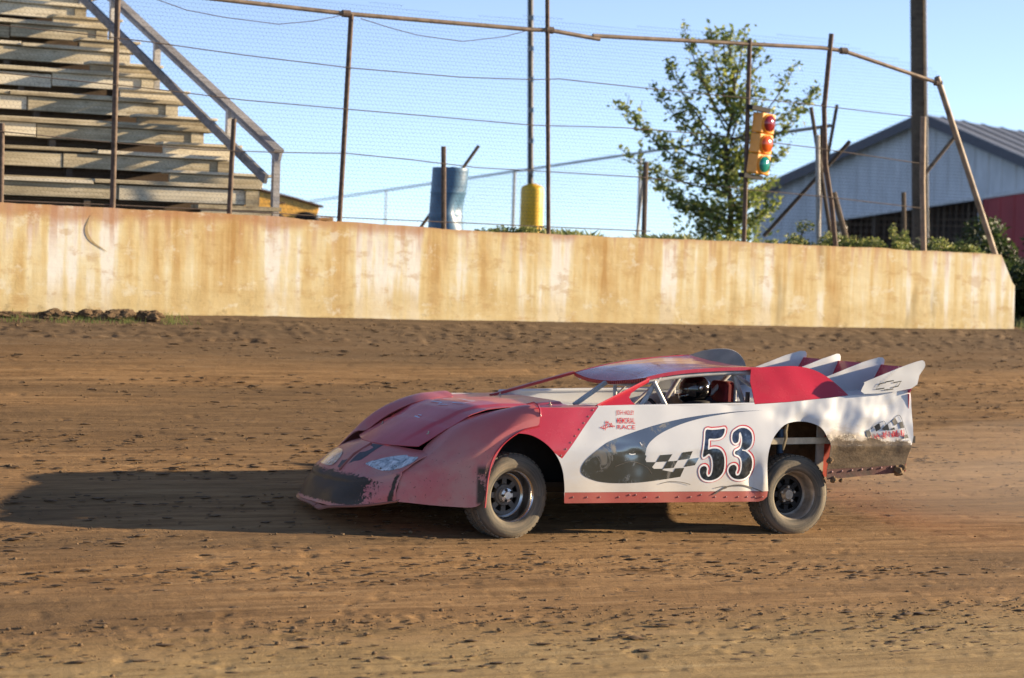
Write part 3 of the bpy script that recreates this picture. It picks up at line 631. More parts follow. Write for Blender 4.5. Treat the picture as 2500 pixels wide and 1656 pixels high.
for k in range(3):
    z0 = hh-.02-k*.272; b = MB().box((-hw, -hd, z0-.262), (hw, hd, z0)).build('housing_section', M_SIG, sig); bevel(b, .014, 2)
    c = (.22, .006, .012), (.58, .09, .008), (.0, .20, .16)
    lm = Mat('lens_%d' % k); lm.col(c[k]).rough(.12); lm.set(Coat_Weight=.6, Coat_Roughness=.05)
    zc = z0-.131
    ring = MB().lathe([(.118, 0), (.128, .012), (.118, .022), (.108, .012)], 28, 'y', (0, hd, zc), True).build('lens_ring', M_SIG, b, True)
    MB().lathe([(.112*math.cos(t), .055*math.sin(t)) for t in np.linspace(0, math.pi/2*.999, 7)], 28, 'y', (0, hd+.003, zc)).build('lens', lm.m, b, True)
for zz in (hh+.03, -hh-.05):
    MB().box((-hw-.16, -.07, zz-.03), (hw-.06, .03, zz+.03)).build('mounting_bracket', M_BLK, sig)

# ------------------------------------------------------------------ bleachers
stand = empty('bleachers', mat=WM); setp(stand, 'weathered wooden bleachers rising in rows at the left', 'bleachers')
for k in range(9):
    zk = 3.10+.392*k; dk = 1.05+.83*k; e = 3.45-.088*k; rr = random.Random(50+k)
    joint = e-rr.uniform(1.4, 2.8)
    def plank(name, s0, s1, d0, d1, z0, z1):
        o = MB().box((0, 0, 0), (s1-s0, d1-d0, z1-z0)).build(name, M_PLANK, stand); o.location = (s0, d0, z0+rr.uniform(-.006, .006)); o.rotation_euler = (0, rr.uniform(-.003, .003), rr.uniform(-.002, .002)); bevel(o, .006, 1); return o
    plank('seat_plank', -6, joint-.012, dk, dk+.25, zk-.045, zk); plank('seat_plank', joint, e+rr.uniform(-.1, .14), dk-.012, dk+.24, zk-.043, zk+.006)
    j2 = e-rr.uniform(.9, 2.2)
    plank('riser_board', -6, j2-.01, dk+.05, dk+.09, zk-.235, zk-.06); plank('riser_board', j2, e+rr.uniform(-.12, .02), dk+.045, dk+.085, zk-.228, zk-.05)
    plank('foot_board', -6, e+.02, dk+.12, dk+.86, zk-.37+.392-.03-.01, zk-.37+.392)
    if k < 8:
        a = e-rr.uniform(.6, 1.3); plank('step_board', a, e+.24+rr.uniform(0, .10), dk+.40, dk+.72, zk+.135, zk+.172)
        plank('step_riser', a+.02, e+.20, dk+.44, dk+.48, zk+.0, zk+.13)
    plank('shade_board', -6, e-.06, dk+.36, dk+.40, zk-.40, zk-.02).data.materials[0] = M_DKP  # added backing, coloured dark for the shade in the gaps between rows
    o = MB().box((e-.17, dk+.02, zk-.24), (e+.0, dk+.03+.012, zk-.05)).build('end_block', M_PLANK, stand)
    for s in (-3.2, -.9, 1.3, e-.35): MB().box((s-.04, dk+.1, 2.4), (s+.04, dk+.19, zk-.24)).build('support_post', M_POLEW, stand)
o = MB().box((2.55, .72, 2.80), (3.62, 1.0, 2.85)).build('step_board', M_PLANK, stand); o = MB().box((2.6, .75, 2.5), (3.5, .79, 2.795)).build('step_riser', M_PLANK, stand)
h0, h1, l0, l1 = Vector(L['hr0']), Vector(L['hr1']), Vector(L['lr0']), Vector(L['lr1'])
h1 = h0+(h1-h0)*1.25; l1 = l0+(l1-l0)*1.2
rail = MB().beam(h0, h1, .14, .045).build('handrail', M_RAILW, stand); MB().beam(h0+Vector((.02,0,-.07)), h1+Vector((.02,0,-.07)), .04, .11).build('handrail_board', M_RAILW, rail)
MB().beam(l0, l1, .045, .12).build('mid_rail', M_RAILW, stand)
for t in (.012, .22, .58, .82, 1.0):
    p = h0+(h1-h0)*t; MB().box((p.x-.04, p.y-.045, p.z-(.95 if t > .1 else .95)), (p.x+.045, p.y+.045, p.z-.03)).build('rail_post', M_PALEW, stand)

# ------------------------------------------------------------------ chain-link fence further back
rf = [Vector(L['rf893']), Vector(L['rf1490']), Vector(L['rf1890'])]
far = rf[0]; near = rf[2]+(rf[2]-rf[1])*.05
dirv = (near-far)
clf = empty('chain_link_fence', (near.x, near.y, 2.6)); setp(clf, 'grey chain-link fence running back from the wall to the distance', 'fence')
lc = lambda p: Vector(p)-Vector((near.x, near.y, 2.6))
MB().tube([lc(far+(far-rf[1])*3.2), lc(far), lc(rf[1]), lc(near)], [.09, .055, .03, .03], 8).build('top_rail', M_GALV, clf, True)
def gz(p): return zg(sd(p).x, sd(p).y)
for Yp in (36.4, 52, 74, 130, 235):
    t = (Yp-far.y)/(near.y-far.y); p = far+(near-far)*t
    MB().tube([lc((p.x, p.y, gz(p)-.1)), lc((p.x, p.y, p.z+.02))], .035 if Yp < 60 else .05, 8).build('post', M_GALV if Yp > 50 else M_POLEW, clf, True)
p = near
for dx, dz in ((-.13, .38), (.10, .36)):
    MB().beam(lc((p.x-.03, p.y, p.z-.55)), lc((p.x+dx, p.y, p.z+dz-.02)), .05, .05, (0,1,0)).build('barbed_arm', M_POLEW, clf)
segs = []; Lf = (far-near).length; u = (far-near).normalized(); c = .12
pos = 0
while pos < 62:
    p = near+u*pos; zb0 = gz(p)+.05; zt = p.z
    z = zb0
    while z < zt:
        segs.append((near+u*pos+Vector((0,0,z-p.z)), near+u*(pos+c)+Vector((0,0,z+c-p.z)))); segs.append((near+u*(pos+c)+Vector((0,0,z-p.z)), near+u*pos+Vector((0,0,z+c-p.z)))); z += c
    pos += c
P0 = np.array([tuple(lc(a)) for a, b in segs]); P1 = np.array([tuple(lc(b)) for a, b in segs]); V, F = wires(P0, P1, .0007)
o = np_mesh('link_mesh', V, F, M_GALV, clf); o['kind'] = 'stuff'
# separate short rusty posts seen before the barrel
def at(px, py, Y):                                       # layout helper: direction through the viewfinder to a depth Y
    v = _fw+_rt*((px-1250)/5400)-_up*((py-828)/5400); return Vector((0, 0, 2.2))+v*(Y/v.y)
def stake(a, b, r, lab, m, Y, ext=.5):
    A, B = at(*a, Y), at(*b, Y); A = A+(A-B).normalized()*ext
    o = MB().tube([A, B], r, 8).build('fence_stake', m, None, True); setp(o, lab, 'stake'); return o
stake((1083, 545), (1083, 358), .034, 'upright rusty steel stake standing in front of the blue barrel', M_RUST, 30)
stake((1120, 425), (1169, 356), .026, 'dark leaning stake sticking up behind the blue barrel', M_POLEW, 34, 1.4)
stake((1572, 572), (1577, 395), .038, 'rusty stake left of the young tree', M_RUST, 33)
stake((1555, 575), (1570, 440), .02, 'thin grey stake leaning against the rusty one left of the tree', M_GALV, 33.2)
stake((1998, 590), (1996, 330), .036, 'grey post among the posts right of the traffic light', M_GALV, 33)
stake((2028, 575), (1980, 262), .030, 'dark leaning stake right of the traffic light', M_POLEW, 33.4)
stake((2070, 600), (2035, 470), .045, 'stubby leaning wooden stake by the dark barn bay', M_POLEW, 33)
stake((2208, 600), (2206, 470), .035, 'short wooden stake left of the utility pole foot', M_POLEW, 34)
for a, b, lab in (((1875, 565), (2075, 345), 'long wooden brace leaning up right across the barn wall'), ((2262, 420), (2330, 335), 'wooden brace leaning across the barn behind the utility pole')):
    stake(a, b, .03, lab, M_POLEW, 34, .1)

# ------------------------------------------------------------------ barrels and poles
def barrel(name, c, r, h, m, lab, dent=None, ribs=(.33, .66)):
    prof = [(.001, 0), (r*.97, 0), (r, .03)]
    for q in ribs: prof += [(r, h*q-.025), (r*1.03, h*q), (r, h*q+.025)]
    prof += [(r, h-.05), (r*1.015, h-.02), (r*.98, h), (r*.94, h-.015), (.001, h-.012)]
    out = []                                              # refine for dents
    for (a, b), (c2, d2) in zip(prof[:-1], prof[1:]):
        n = max(1, int(abs(d2-b)/.05)); out += [(a+(c2-a)*i/n, b+(d2-b)*i/n) for i in range(n)]
    out.append(prof[-1])
    e = empty(name, c); setp(e, lab, 'barrel')
    b = MB().lathe(out, 40, 'z', fn=dent).build('drum', m, e, True, 35); return e
k = Mat('blue_plastic'); f = k.noise(5, 4); k.col(k.ramp(f, [(.3, (.055, .13, .24)), (.7, (.10, .21, .34))])).rough(.42); M_BLUE = k.m
k = Mat('yellow_plastic'); f = k.noise(7, 4); k.col(k.ramp(f, [(.3, (.70, .38, .012)), (.7, (.84, .50, .02))])).rough(.45); M_YEL = k.m
pb = at(1091, 548, 32.0); pt = at(1091, 410, 32.0)
def dent_fn(p, a):
    d = math.exp(-((a-5.75+ (6.283 if a < 1 else 0)*0)/.75)**2)+math.exp(-((a+.53)/.75)**2)
    z = p.z; amt = .115*math.exp(-((z-.45)/.20)**2)*d
    f = 1-amt/max(.05, math.hypot(p.x, p.y)); lean = .05*(z-.4)
    return Vector((p.x*f+lean, p.y*f, z))
g0 = gz(pb); b = barrel('blue_barrel', (pb.x, pb.y, g0), .262, pt.z-g0, M_BLUE, 'dented blue plastic barrel standing behind the wall', dent_fn)
MB().lathe([(.001, 0), (.05, 0), (.05, .03), (.001, .03)], 12, 'z', (.08, .05, pt.z-g0-.012)).build('bung', M_BLUE, b)
pb = at(1297, 548, 45.0); pt = at(1297, 446, 45.0); g0 = gz(pb)
yb = empty('yellow_barrel', (pb.x, pb.y, g0)); setp(yb, 'yellow plastic barrel cover around the foot of the light pole', 'barrel')
h = pt.z-g0; r = .232
prof = [(r*1.0, 0), (r*1.02, h*.3), (r, h*.55), (r*1.02, h*.6), (r, h*.64), (r*1.01, h*.84), (r*.99, h*.88), (r*.97, h*.915), (r*.80, h*.945), (r*.4, h*.975), (.07, h*.985), (.065, h*.95)]
MB().lathe(prof, 36).build('drum', M_YEL, yb, True, 30)
def pole(name, x, y, r, m, lab, lean=(0, 0), h=14):
    e = empty(name, (x, y, zg(sd((x, y, 0)).x, sd((x, y, 0)).y)-.2)); setp(e, lab, 'pole')
    MB().tube([(lean[0]*i*h/6, lean[1]*i*h/6, h*i/6) for i in range(7)], [r*(1.06-.02*i) for i in range(7)], 16).build('shaft', m, e, True); return e
lp = pole('light_pole', pb.x, pb.y, .058, simple('grey_pole', (.10, .095, .09), .6, .3, .4, 6), 'thin dark light pole rising from the yellow barrel', (-.03, 0), 12)
for i in range(8): 
    MB().box((-.062-.03*(1.6+i*.62), -.075, 1.6+i*.62), (.062-.03*(1.6+i*.62), -.045, 1.70+i*.62)).build('pole_band', M_GALV, lp)
up = at(2250, 590, 44); u2 = at(2232, 0, 44)
upl = pole('utility_pole', up.x, up.y, .16, M_POLEW, 'thick dark wooden utility pole at the right', (-.045, 0), 13)
MB().tube([(.11, -.15, .3), (-.2, -.15, 7)], .02, 8).build('conduit', M_GALV, upl, True)

# ------------------------------------------------------------------ yellow truck-like machine behind the wall, left
Yt = 48
_y0 = at(660*1.05619, 500*1.05619, Yt)
def ytp(x, y):
    v = at(x*1.05619, y*1.05619, 1.0)-Vector((0, 0, 2.2)); return Vector((0, 0, 2.2))+v*((_y0-Vector((0, 0, 2.2))).dot(WN)/v.dot(WN))
e0 = ytp(650, 520); yt = empty('yellow_machine', e0); setp(yt, 'yellow parked machine with sloping hood, half hidden behind the wall', 'vehicle')
M_YT = simple('machine_yellow', (.70, .37, .05), .5, 0, .25, 7, .2); 
def flat(name, P, dep, m, back=0):
    Q = [ytp(*p)-e0 for p in P]; n = len(Q)
    V = [q+WN*back for q in Q]+[q+WN*(back+dep) for q in Q]
    o = MB().add(V, [tuple(range(n)), tuple(range(2*n-1, n-1, -1))]+[(i, (i+1)%n, (i+1)%n+n, i+n) for i in range(n)]).build(name, m, yt); bevel(o, .015, 1); return o
flat('body', [(560, 437), (600, 441), (670, 458), (738, 478), (738, 486), (733, 500), (722, 540), (660, 540), (660, 505), (612, 500), (560, 500)], 1.6, M_YT)
flat('hood_edge', [(588, 434), (605, 437), (672, 454), (746, 476), (746, 481), (672, 460), (604, 443)], 1.8, simple('dark_brown_trim', (.08, .035, .02), .7), -.08)
flat('fender_arch', [(722, 502), (780, 502), (779, 530), (772, 530), (770, 517), (760, 511), (738, 511), (728, 520), (722, 535)], .35, simple('fender_brown', (.30, .16, .05), .6), .2)
flat('grille_bar', [(640, 465), (658, 467), (658, 472), (640, 470)], .1, M_RUST, -.05)
q = ytp(706, 525)-e0; MB().lathe([(.06, -.1), (.30, -.12), (.34, -.05), (.34, .12), (.06, .1)], 24, 'y', q).build('wheel', M_BLK, yt, True)
q = ytp(630, 525)-e0; MB().lathe([(.06, -.1), (.30, -.12), (.34, -.05), (.34, .12), (.06, .1)], 24, 'y', q).build('wheel', M_BLK, yt, True)

# ------------------------------------------------------------------ barn
ph = rad(35); GA = Vector(L['barn'][0]); GX = Vector((math.cos(ph), -math.sin(ph), 0)); GY = Vector((math.sin(ph), math.cos(ph), 0))
BMx = Matrix.Identity(4)
for i in range(3): BMx[i][0], BMx[i][1], BMx[i][3] = GX[i], GY[i], (GA.x, GA.y, 0)[i]
BI = BMx.inverted(); bp = [BI @ Vector(p) for p in L['barn']]
barn = empty('barn', mat=BMx); setp(barn, 'pole barn with grey gable, dark open bay and red lower siding at the right', 'barn')
apex = bp[0].z; hwid = -bp[1].x; eave = bp[1].z; gb = 2.9; slope = (apex-eave)/hwid
def m_metal(name, c, rib=3.2, r=.5):
    k = Mat(name); f = k.noise(1.5, 5, .6, k.map((3, 3, .5))); k.col(k.ramp(f, [(.3, tuple(x*.82 for x in c)), (.7, tuple(min(1, x*1.12) for x in c))])).rough(r); return k.m
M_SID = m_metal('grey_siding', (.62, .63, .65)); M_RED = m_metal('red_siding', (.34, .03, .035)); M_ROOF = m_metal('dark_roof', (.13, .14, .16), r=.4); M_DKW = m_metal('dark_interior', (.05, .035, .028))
zl = lambda x: bp[3].z+(bp[4].z-bp[3].z)*(x-bp[3].x)/(bp[4].x-bp[3].x)      # lower edge of the grey siding
def panel(x0, x1, zb_, zt_, m, name, y=0):
    mbx = MB(); w_ = x1-x0
    xs = [x0, x0+w_*.08, x0+w_*.14, x0+w_*.5, x0+w_*.56, x0+w_*.62, x1]; ys = [-.03, -.03, 0, 0, -.02, 0, 0]
    V = []; 
    for x, yy in zip(xs, ys): V += [(x, y+yy, zb_(x)), (x, y+yy, zt_(x))]
    return mbx.add(V, [(2*i, 2*i+2, 2*i+3, 2*i+1) for i in range(len(xs)-1)]).build(name, m, barn)
x = -hwid; bay0 = bp[3].x-.1; bay1 = BI @ at(2372, 480, 68); bay1 = bay1.x-.05
while x < hwid:
    x1 = min(x+.9, hwid); zt = lambda q: apex-abs(q)*slope-.05
    panel(x, x1, (lambda q: gb) if x1 < bay0+.3 else zl, zt, M_SID, 'siding_sheet')
    if x1 > bay1: panel(max(x, bay1), x1, lambda q: gb, lambda q: zl(q)-.06, M_RED, 'red_siding_sheet', -.01)
    x = x1
MB().beam((bay0, -.04, zl(bay0)-.02), (hwid, -.04, zl(hwid)-.02), .06, .12).build('base_trim', simple('trim_white', (.6, .6, .6), .5), barn)
MB().box((bay1-.12, -.06, gb), (bay1, .08, zl(bay1))).build('corner_post', simple('pale_post', (.42, .43, .48), .5), barn)
for q in (bay0+.8, bay0+1.9): MB().box((q-.06, .1, gb), (q+.06, .22, zl(q)-.05)).build('bay_post', M_POLEW, barn)
for i in range(26):
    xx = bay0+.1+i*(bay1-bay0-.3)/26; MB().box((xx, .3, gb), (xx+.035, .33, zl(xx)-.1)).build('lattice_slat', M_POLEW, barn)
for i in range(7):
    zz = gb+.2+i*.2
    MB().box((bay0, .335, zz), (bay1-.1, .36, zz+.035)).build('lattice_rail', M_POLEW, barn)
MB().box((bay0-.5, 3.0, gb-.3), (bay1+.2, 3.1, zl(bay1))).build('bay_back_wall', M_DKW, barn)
for sg in (-1, 1):
    L_ = 16; e = (sg*(hwid+.35), eave-.35*slope)
    for j in range(10):
        y0, y1 = -.35+j*1.6, -.35+(j+1)*1.6-.02
        MB().add([(0, y0, apex+.05), (e[0], y0, e[1]+.05), (e[0], y1, e[1]+.05), (0, y1, apex+.05), (0, y0, apex+.09), (e[0], y0, e[1]+.09), (e[0], y1, e[1]+.09), (0, y1, apex+.09)], [(0,1,2,3),(7,6,5,4),(0,4,5,1),(1,5,6,2),(2,6,7,3),(3,7,4,0)]).build('roof_sheet', M_ROOF, barn)
        MB().beam((0, y0+.02, apex+.11), (e[0], y0+.02, e[1]+.11), .05, .05).build('roof_seam', M_ROOF, barn)
    MB().beam((0, -.38, apex-.06), (e[0], -.38, e[1]-.06), .06, .26).build('rake_board', simple('rake_dark', (.10, .10, .12), .6), barn)
    MB().box((sg*hwid-.03, 0, gb-.4), (sg*hwid+.03, 16, eave)).build('side_wall', M_SID, barn)

# ------------------------------------------------------------------ foliage
def m_leaf(name, a, b, c):
    k = Mat(name); g = N(k.nt, 'ShaderNodeNewGeometry'); k.col(k.ramp(g.outputs['Random Per Island'], [(.0, a), (.5, b), (1, c)])).rough(.5)
    k.set(Subsurface_Weight=0.0); 
    tr = N(k.nt, 'ShaderNodeBsdfTranslucent'); k.L(k.ramp(g.outputs['Random Per Island'], [(0, tuple(x*1.2 for x in a)), (1, tuple(x*1.5 for x in c))]), tr.inputs[0])
    mx = N(k.nt, 'ShaderNodeMixShader'); mx.inputs[0].default_value = .38; out = k.nt.nodes['Material Output']
    k.L(k.b.outputs[0], mx.inputs[1]); k.L(tr.outputs[0], mx.inputs[2]); k.L(mx.outputs[0], out.inputs[0]); return k.m
M_LEAF = m_leaf('tree_leaf', (.06, .11, .028), (.15, .22, .05), (.33, .36, .09))
M_SHRUB = m_leaf('shrub_leaf', (.02, .035, .012), (.035, .06, .018), (.06, .09, .025))
M_GRASS = m_leaf('grass_blade', (.08, .13, .028), (.18, .25, .055), (.36, .35, .13))
def leaves(P, size, seed, squash=.55):
    r = np.random.default_rng(seed); P = np.asarray(P); n = len(P)
    a = r.normal(size=(n, 3)); a[:,2] *= .6; a /= np.linalg.norm(a, axis=1)[:,None]; b = r.normal(size=(n, 3)); b -= a*(a*b).sum(1)[:,None]; b /= np.linalg.norm(b, axis=1)[:,None]
    c = np.cross(a, b); s = (size*r.uniform(.6, 1.3, n))[:,None]
    V = np.stack([P-a*s, P+b*s*squash+c*s*.12, P+a*s, P-b*s*squash+c*s*.12], 1).reshape(-1, 3); i = np.arange(n)[:,None]*4
    return V, np.concatenate([i+np.array([[0, 1, 2]]), i+np.array([[0, 2, 3]])])
base = at(1775, 575, 36.5); tb = Vector((base.x, base.y, gz(base)))
tree = empty('young_tree', tb); setp(tree, 'young leafy tree standing behind the fence by the traffic light', 'tree')
H = at(1745, 70, 36.5).z-tb.z
trk = [Vector((.06*math.sin(i*.9)-.02*i/12, .05*math.cos(i), H*.97*i/12)) for i in range(13)]
MB().tube(trk, [.055*(1-.07*i) for i in range(13)], 8).build('trunk', M_POLEW, tree, True)
rt = random.Random(21); lp_ = []; tw = MB()
# limbs: (height fraction, sideways reach at the tip, height fraction of the tip)
limbs = [(.10,-.9,.28),(.12,.7,.22),(.16,-1.25,.36),(.2,-.8,.20),(.2,.75,.34),(.26,-1.55,.46),(.28,.55,.5),(.3,-1.45,.58),(.33,-1.0,.42),(.34,.95,.48),(.36,.4,.62),(.38,-1.6,.66),(.4,-1.15,.74),(.42,1.15,.66),(.43,-.6,.66),(.45,-.95,.86),(.47,.9,.84),(.5,1.45,.78),(.52,-.5,.9),(.55,-.75,1.0),(.56,.35,.78),(.6,.3,.92),(.62,-.35,.98),(.65,-.15,1.02),(.7,.12,1.0),(.07,.45,.14),(.05,-.5,.14),(.15,.35,.25),(.25,-.5,.4),(.35,-.3,.52),(.22,.3,.36),(.08,-.3,.2),(.12,.2,.2),(.5,.1,.7),(.3,.1,.45)]
for (a, reach, b) in limbs:
    reach *= 1.16 if reach < 0 else 1.06
    p0 = Vector((0, 0, a*H)); dy = rt.uniform(-.8, .8); p2 = Vector((reach, dy, b*H)); p1 = (p0+p2)/2+Vector((reach*.14, dy*.1, -.05*H))
    Pc = [p0*(1-t)**2+p1*2*t*(1-t)+p2*t*t for t in np.linspace(0, 1, 9)]
    tw.tube(Pc, [.02*(1-.09*i) for i in range(9)], 5)
    dens = 1.25 if b < .4 else .9
    for i in range(int(80*(p2-p0).length*dens)):
        t = rt.random()**.8; q = p0*(1-t)**2+p1*2*t*(1-t)+p2*t*t; sp = .10*(1-t*.45)
        lp_.append(q+Vector((rt.gauss(0, sp), rt.gauss(0, sp), rt.gauss(0, sp*.8))))
    for j in range(4):
        t = rt.uniform(.3, .9); q = p0*(1-t)**2+p1*2*t*(1-t)+p2*t*t; e = q+Vector((rt.uniform(-.25, .3), rt.uniform(-.25, .25), rt.uniform(.1, .32))); tw.tube([q, (q+e)/2+Vector((0,0,-.02)), e], [.008, .006, .004], 4)
        for i in range(16): tt = rt.random(); w_ = q+(e-q)*tt; lp_.append(w_+Vector((rt.gauss(0, .05), rt.gauss(0, .05), rt.gauss(0, .05))))
for i in range(1300):
    t = rt.random(); lp_.append(Vector((rt.gauss(0, .22+.25*(1-t)), rt.gauss(0, .25), t**1.5*.5*H)))
for i in range(260):
    t = rt.random(); lp_.append(Vector((rt.gauss(-.05, .07), rt.gauss(0, .07), (.62+.37*t)*H)))
tw.build('branches', M_POLEW, tree, True)
V, F = leaves([tuple(p) for p in lp_], .052, 3); np_mesh('crown', V, F, M_LEAF, tree)

def bush(name, c, r, n, size, m, lab, seed, cat='shrub'):
    e = empty(name, c); setp(e, lab, cat); rr = np.random.default_rng(seed)
    blobs = rr.normal(size=(14, 3))*np.array(r)*.5; blobs[:,2] = np.abs(blobs[:,2])
    P = []
    for i in range(n):
        b = blobs[rr.integers(14)]; v = rr.normal(size=3); v /= np.linalg.norm(v); P.append(b+v*np.array(r)*.42*rr.random()**.4)
    P = np.array(P); P = P[P[:,2] > -.05]
    V, F = leaves(P, size, seed); np_mesh('foliage', V, F, m, e)
    s = MB()
    for i in range(7): b = blobs[i]; s.tube([(0, 0, -.1), (b[0]*.5, b[1]*.5, b[2]*.6), tuple(b)], [.02, .014, .006], 5)
    s.build('stems', M_POLEW, e); return e
def bz(s, d): return WM @ Vector((s, d, zg(s, d)))
bush('shrub', bz(15.7, 1.4), (1.0, 1.0, .78), 9000, .05, M_SHRUB, 'big dark shrub just past the right end of the wall', 41)
bush('shrub', bz(16.9, .8), (.9, .8, .6), 6000, .05, M_SHRUB, 'dark shrub at the right edge of the picture, low', 42)
bush('shrub', bz(16.6, 3.4), (.9, .9, .75), 6000, .05, M_SHRUB, 'dark shrub behind the end of the wall in front of the red siding', 43)
for i, (px, w_, h_, lab) in enumerate(((1200, .38, .17, 'low leafy weed on the wall top between the two barrels'), (1265, .30, .20, 'low weed touching the yellow barrel on its left'), (1930, .34, .24, 'pale green weed clump right of the traffic light post'), (2010, .34, .26, 'dry weed clump at the foot of the grey post'), (2120, .30, .22, 'weed clump in front of the dark barn bay'), (2205, .16, .30, 'tall thin weed left of the utility pole'), (2330, .42, .22, 'green weed clump right of the utility pole foot'))):
    p = sd(at(px, 600, 29.0+ (px-1200)/1250*3.2)); g = Vector((p.x, .75, 2.52))
    bush('weed', WM @ g, (w_, .3, h_), 1500, .026, M_GRASS, lab, 60+i, 'weed')
n_ = 700; gs = np.random.default_rng(8); s_ = np.concatenate([gs.normal(c, .10, n_//5) for c in (.12, .62, .98, 1.32, 1.95)]); n_ = len(s_); d_ = gs.uniform(-.42, -.05, n_); hh_ = gs.uniform(.02, .075, n_); zz_ = zb(d_)
V = np.stack([np.stack([s_-.004, d_, zz_-.01], 1), np.stack([s_+.004, d_, zz_-.01], 1), np.stack([s_+gs.normal(0, .02, n_), d_, zz_+hh_], 1)], 1).reshape(-1, 3)
o = np_mesh('grass', V, np.arange(n_*3).reshape(-1, 3), M_GRASS); o.matrix_world = WM; setp(o, 'green grass sprouting between the dirt lumps at the wall foot', 'grass', kind='stuff')
# grass along the top of the wall
GB = []; rg = np.random.default_rng(5)
n = 9000; s_ = rg.uniform(6.2, 14.3, n); s_ = s_[vnoise(s_*1.1, s_*0+2.5, 71) > rg.uniform(.40, .80, n)]; n = len(s_); d_ = rg.uniform(.36, 1.5, n); hgt = rg.uniform(.08, .20, n)*(1+1.2*(vnoise(s_*1.3, d_*.5, 9)-.45))*np.clip((s_-6.0)/1.2, .35, 1)
z0 = np.full(n, 2.48); ax = rg.normal(0, .06, n); ay = rg.normal(0, .06, n); wd = .006
B0 = np.stack([s_-wd, d_, z0], 1); B1 = np.stack([s_+wd, d_, z0], 1); B2 = np.stack([s_+ax*.4, d_+ay*.4, z0+hgt*.6], 1); T = np.stack([s_+ax*1.5, d_+ay*1.5, z0+hgt], 1)
V = np.stack([B0, B1, B2+np.array([wd*.7, 0, 0]), T], 1).reshape(-1, 3); i = np.arange(n)[:,None]*4
o = np_mesh('grass', V, np.concatenate([i+np.array([[0, 1, 2]]), i+np.array([[0, 2, 3]])]), M_GRASS); o.matrix_world = WM; setp(o, 'rough green grass growing behind the wall top', 'grass', kind='stuff')
n = 2600; s_ = rg.uniform(14.55, 18, n); d_ = rg.uniform(-.6, 1.2, n); hgt = rg.uniform(.08, .22, n); z0 = np.where(d_ < .1, zb(d_), 1.45+.1*d_); ax = rg.normal(0, .06, n)
B0 = np.stack([s_-wd, d_, z0], 1); B1 = np.stack([s_+wd, d_, z0], 1); T = np.stack([s_+ax, d_, z0+hgt], 1)
V = np.stack([B0, B1, T], 1).reshape(-1, 3); i = np.arange(n)[:,None]*3
o = np_mesh('grass', V, i+np.array([[0, 1, 2]]), M_GRASS); o.matrix_world = WM; setp(o, 'grass patch at the right end of the wall', 'grass', kind='stuff')

# ------------------------------------------------------------------ race car
CX, CY, CZ, CO = Vector(L['ex']), Vector(L['ey']), Vector(L['ez']), Vector(L['O'])
CM = Matrix.Identity(4)
for i in range(3): CM[i][0], CM[i][1], CM[i][2], CM[i][3] = CX[i], CY[i], CZ[i], CO[i]
car = empty('race_car', mat=CM); setp(car, 'battered red and white dirt-track race car with number 53 on its door', 'race car')
def dust(k, c, amt=.3, zlo=.3, zhi=1.0, tone=(.30, .19, .11)):
    x, y, z = k.sep(); f = k.noise(3.5, 6, .65); g = k.noise(40, 4, .7)
    m = k.math('MULTIPLY', k.math('ADD', k.smooth(z, zhi, zlo), k.math('MULTIPLY', k.smooth(f, .4, .7), .5)), amt, clamp=True)
    m = k.math('ADD', m, k.math('MULTIPLY', k.smooth(g, .62, .74), .18), clamp=True)
    return k.mix(m, c, tone), m
def m_red(name, amt, base=(.46, .028, .045), r=.22, coat=.7):
    k = Mat(name); f = k.noise(2.2, 4); c = k.ramp(f, [(.3, tuple(x*.88 for x in base)), (.7, tuple(x*1.08 for x in base))])
    c, m = dust(k, c, amt); k.col(c); k.rough(k.math('ADD', k.math('MULTIPLY', m, .6), r)); k.set(Coat_Weight=coat, Coat_Roughness=.10); k.bump(k.noise(2.6, 3, .5), .10, .03); return k.m
M_REDP = m_red('red_panel_paint', .10, (.46, .018, .038), .26, .45); M_REDC = m_red('red_clean_paint', .06, r=.26, coat=.75); M_REDR = m_red('red_rocker_paint', .20, (.38, .022, .028), .4, .25)
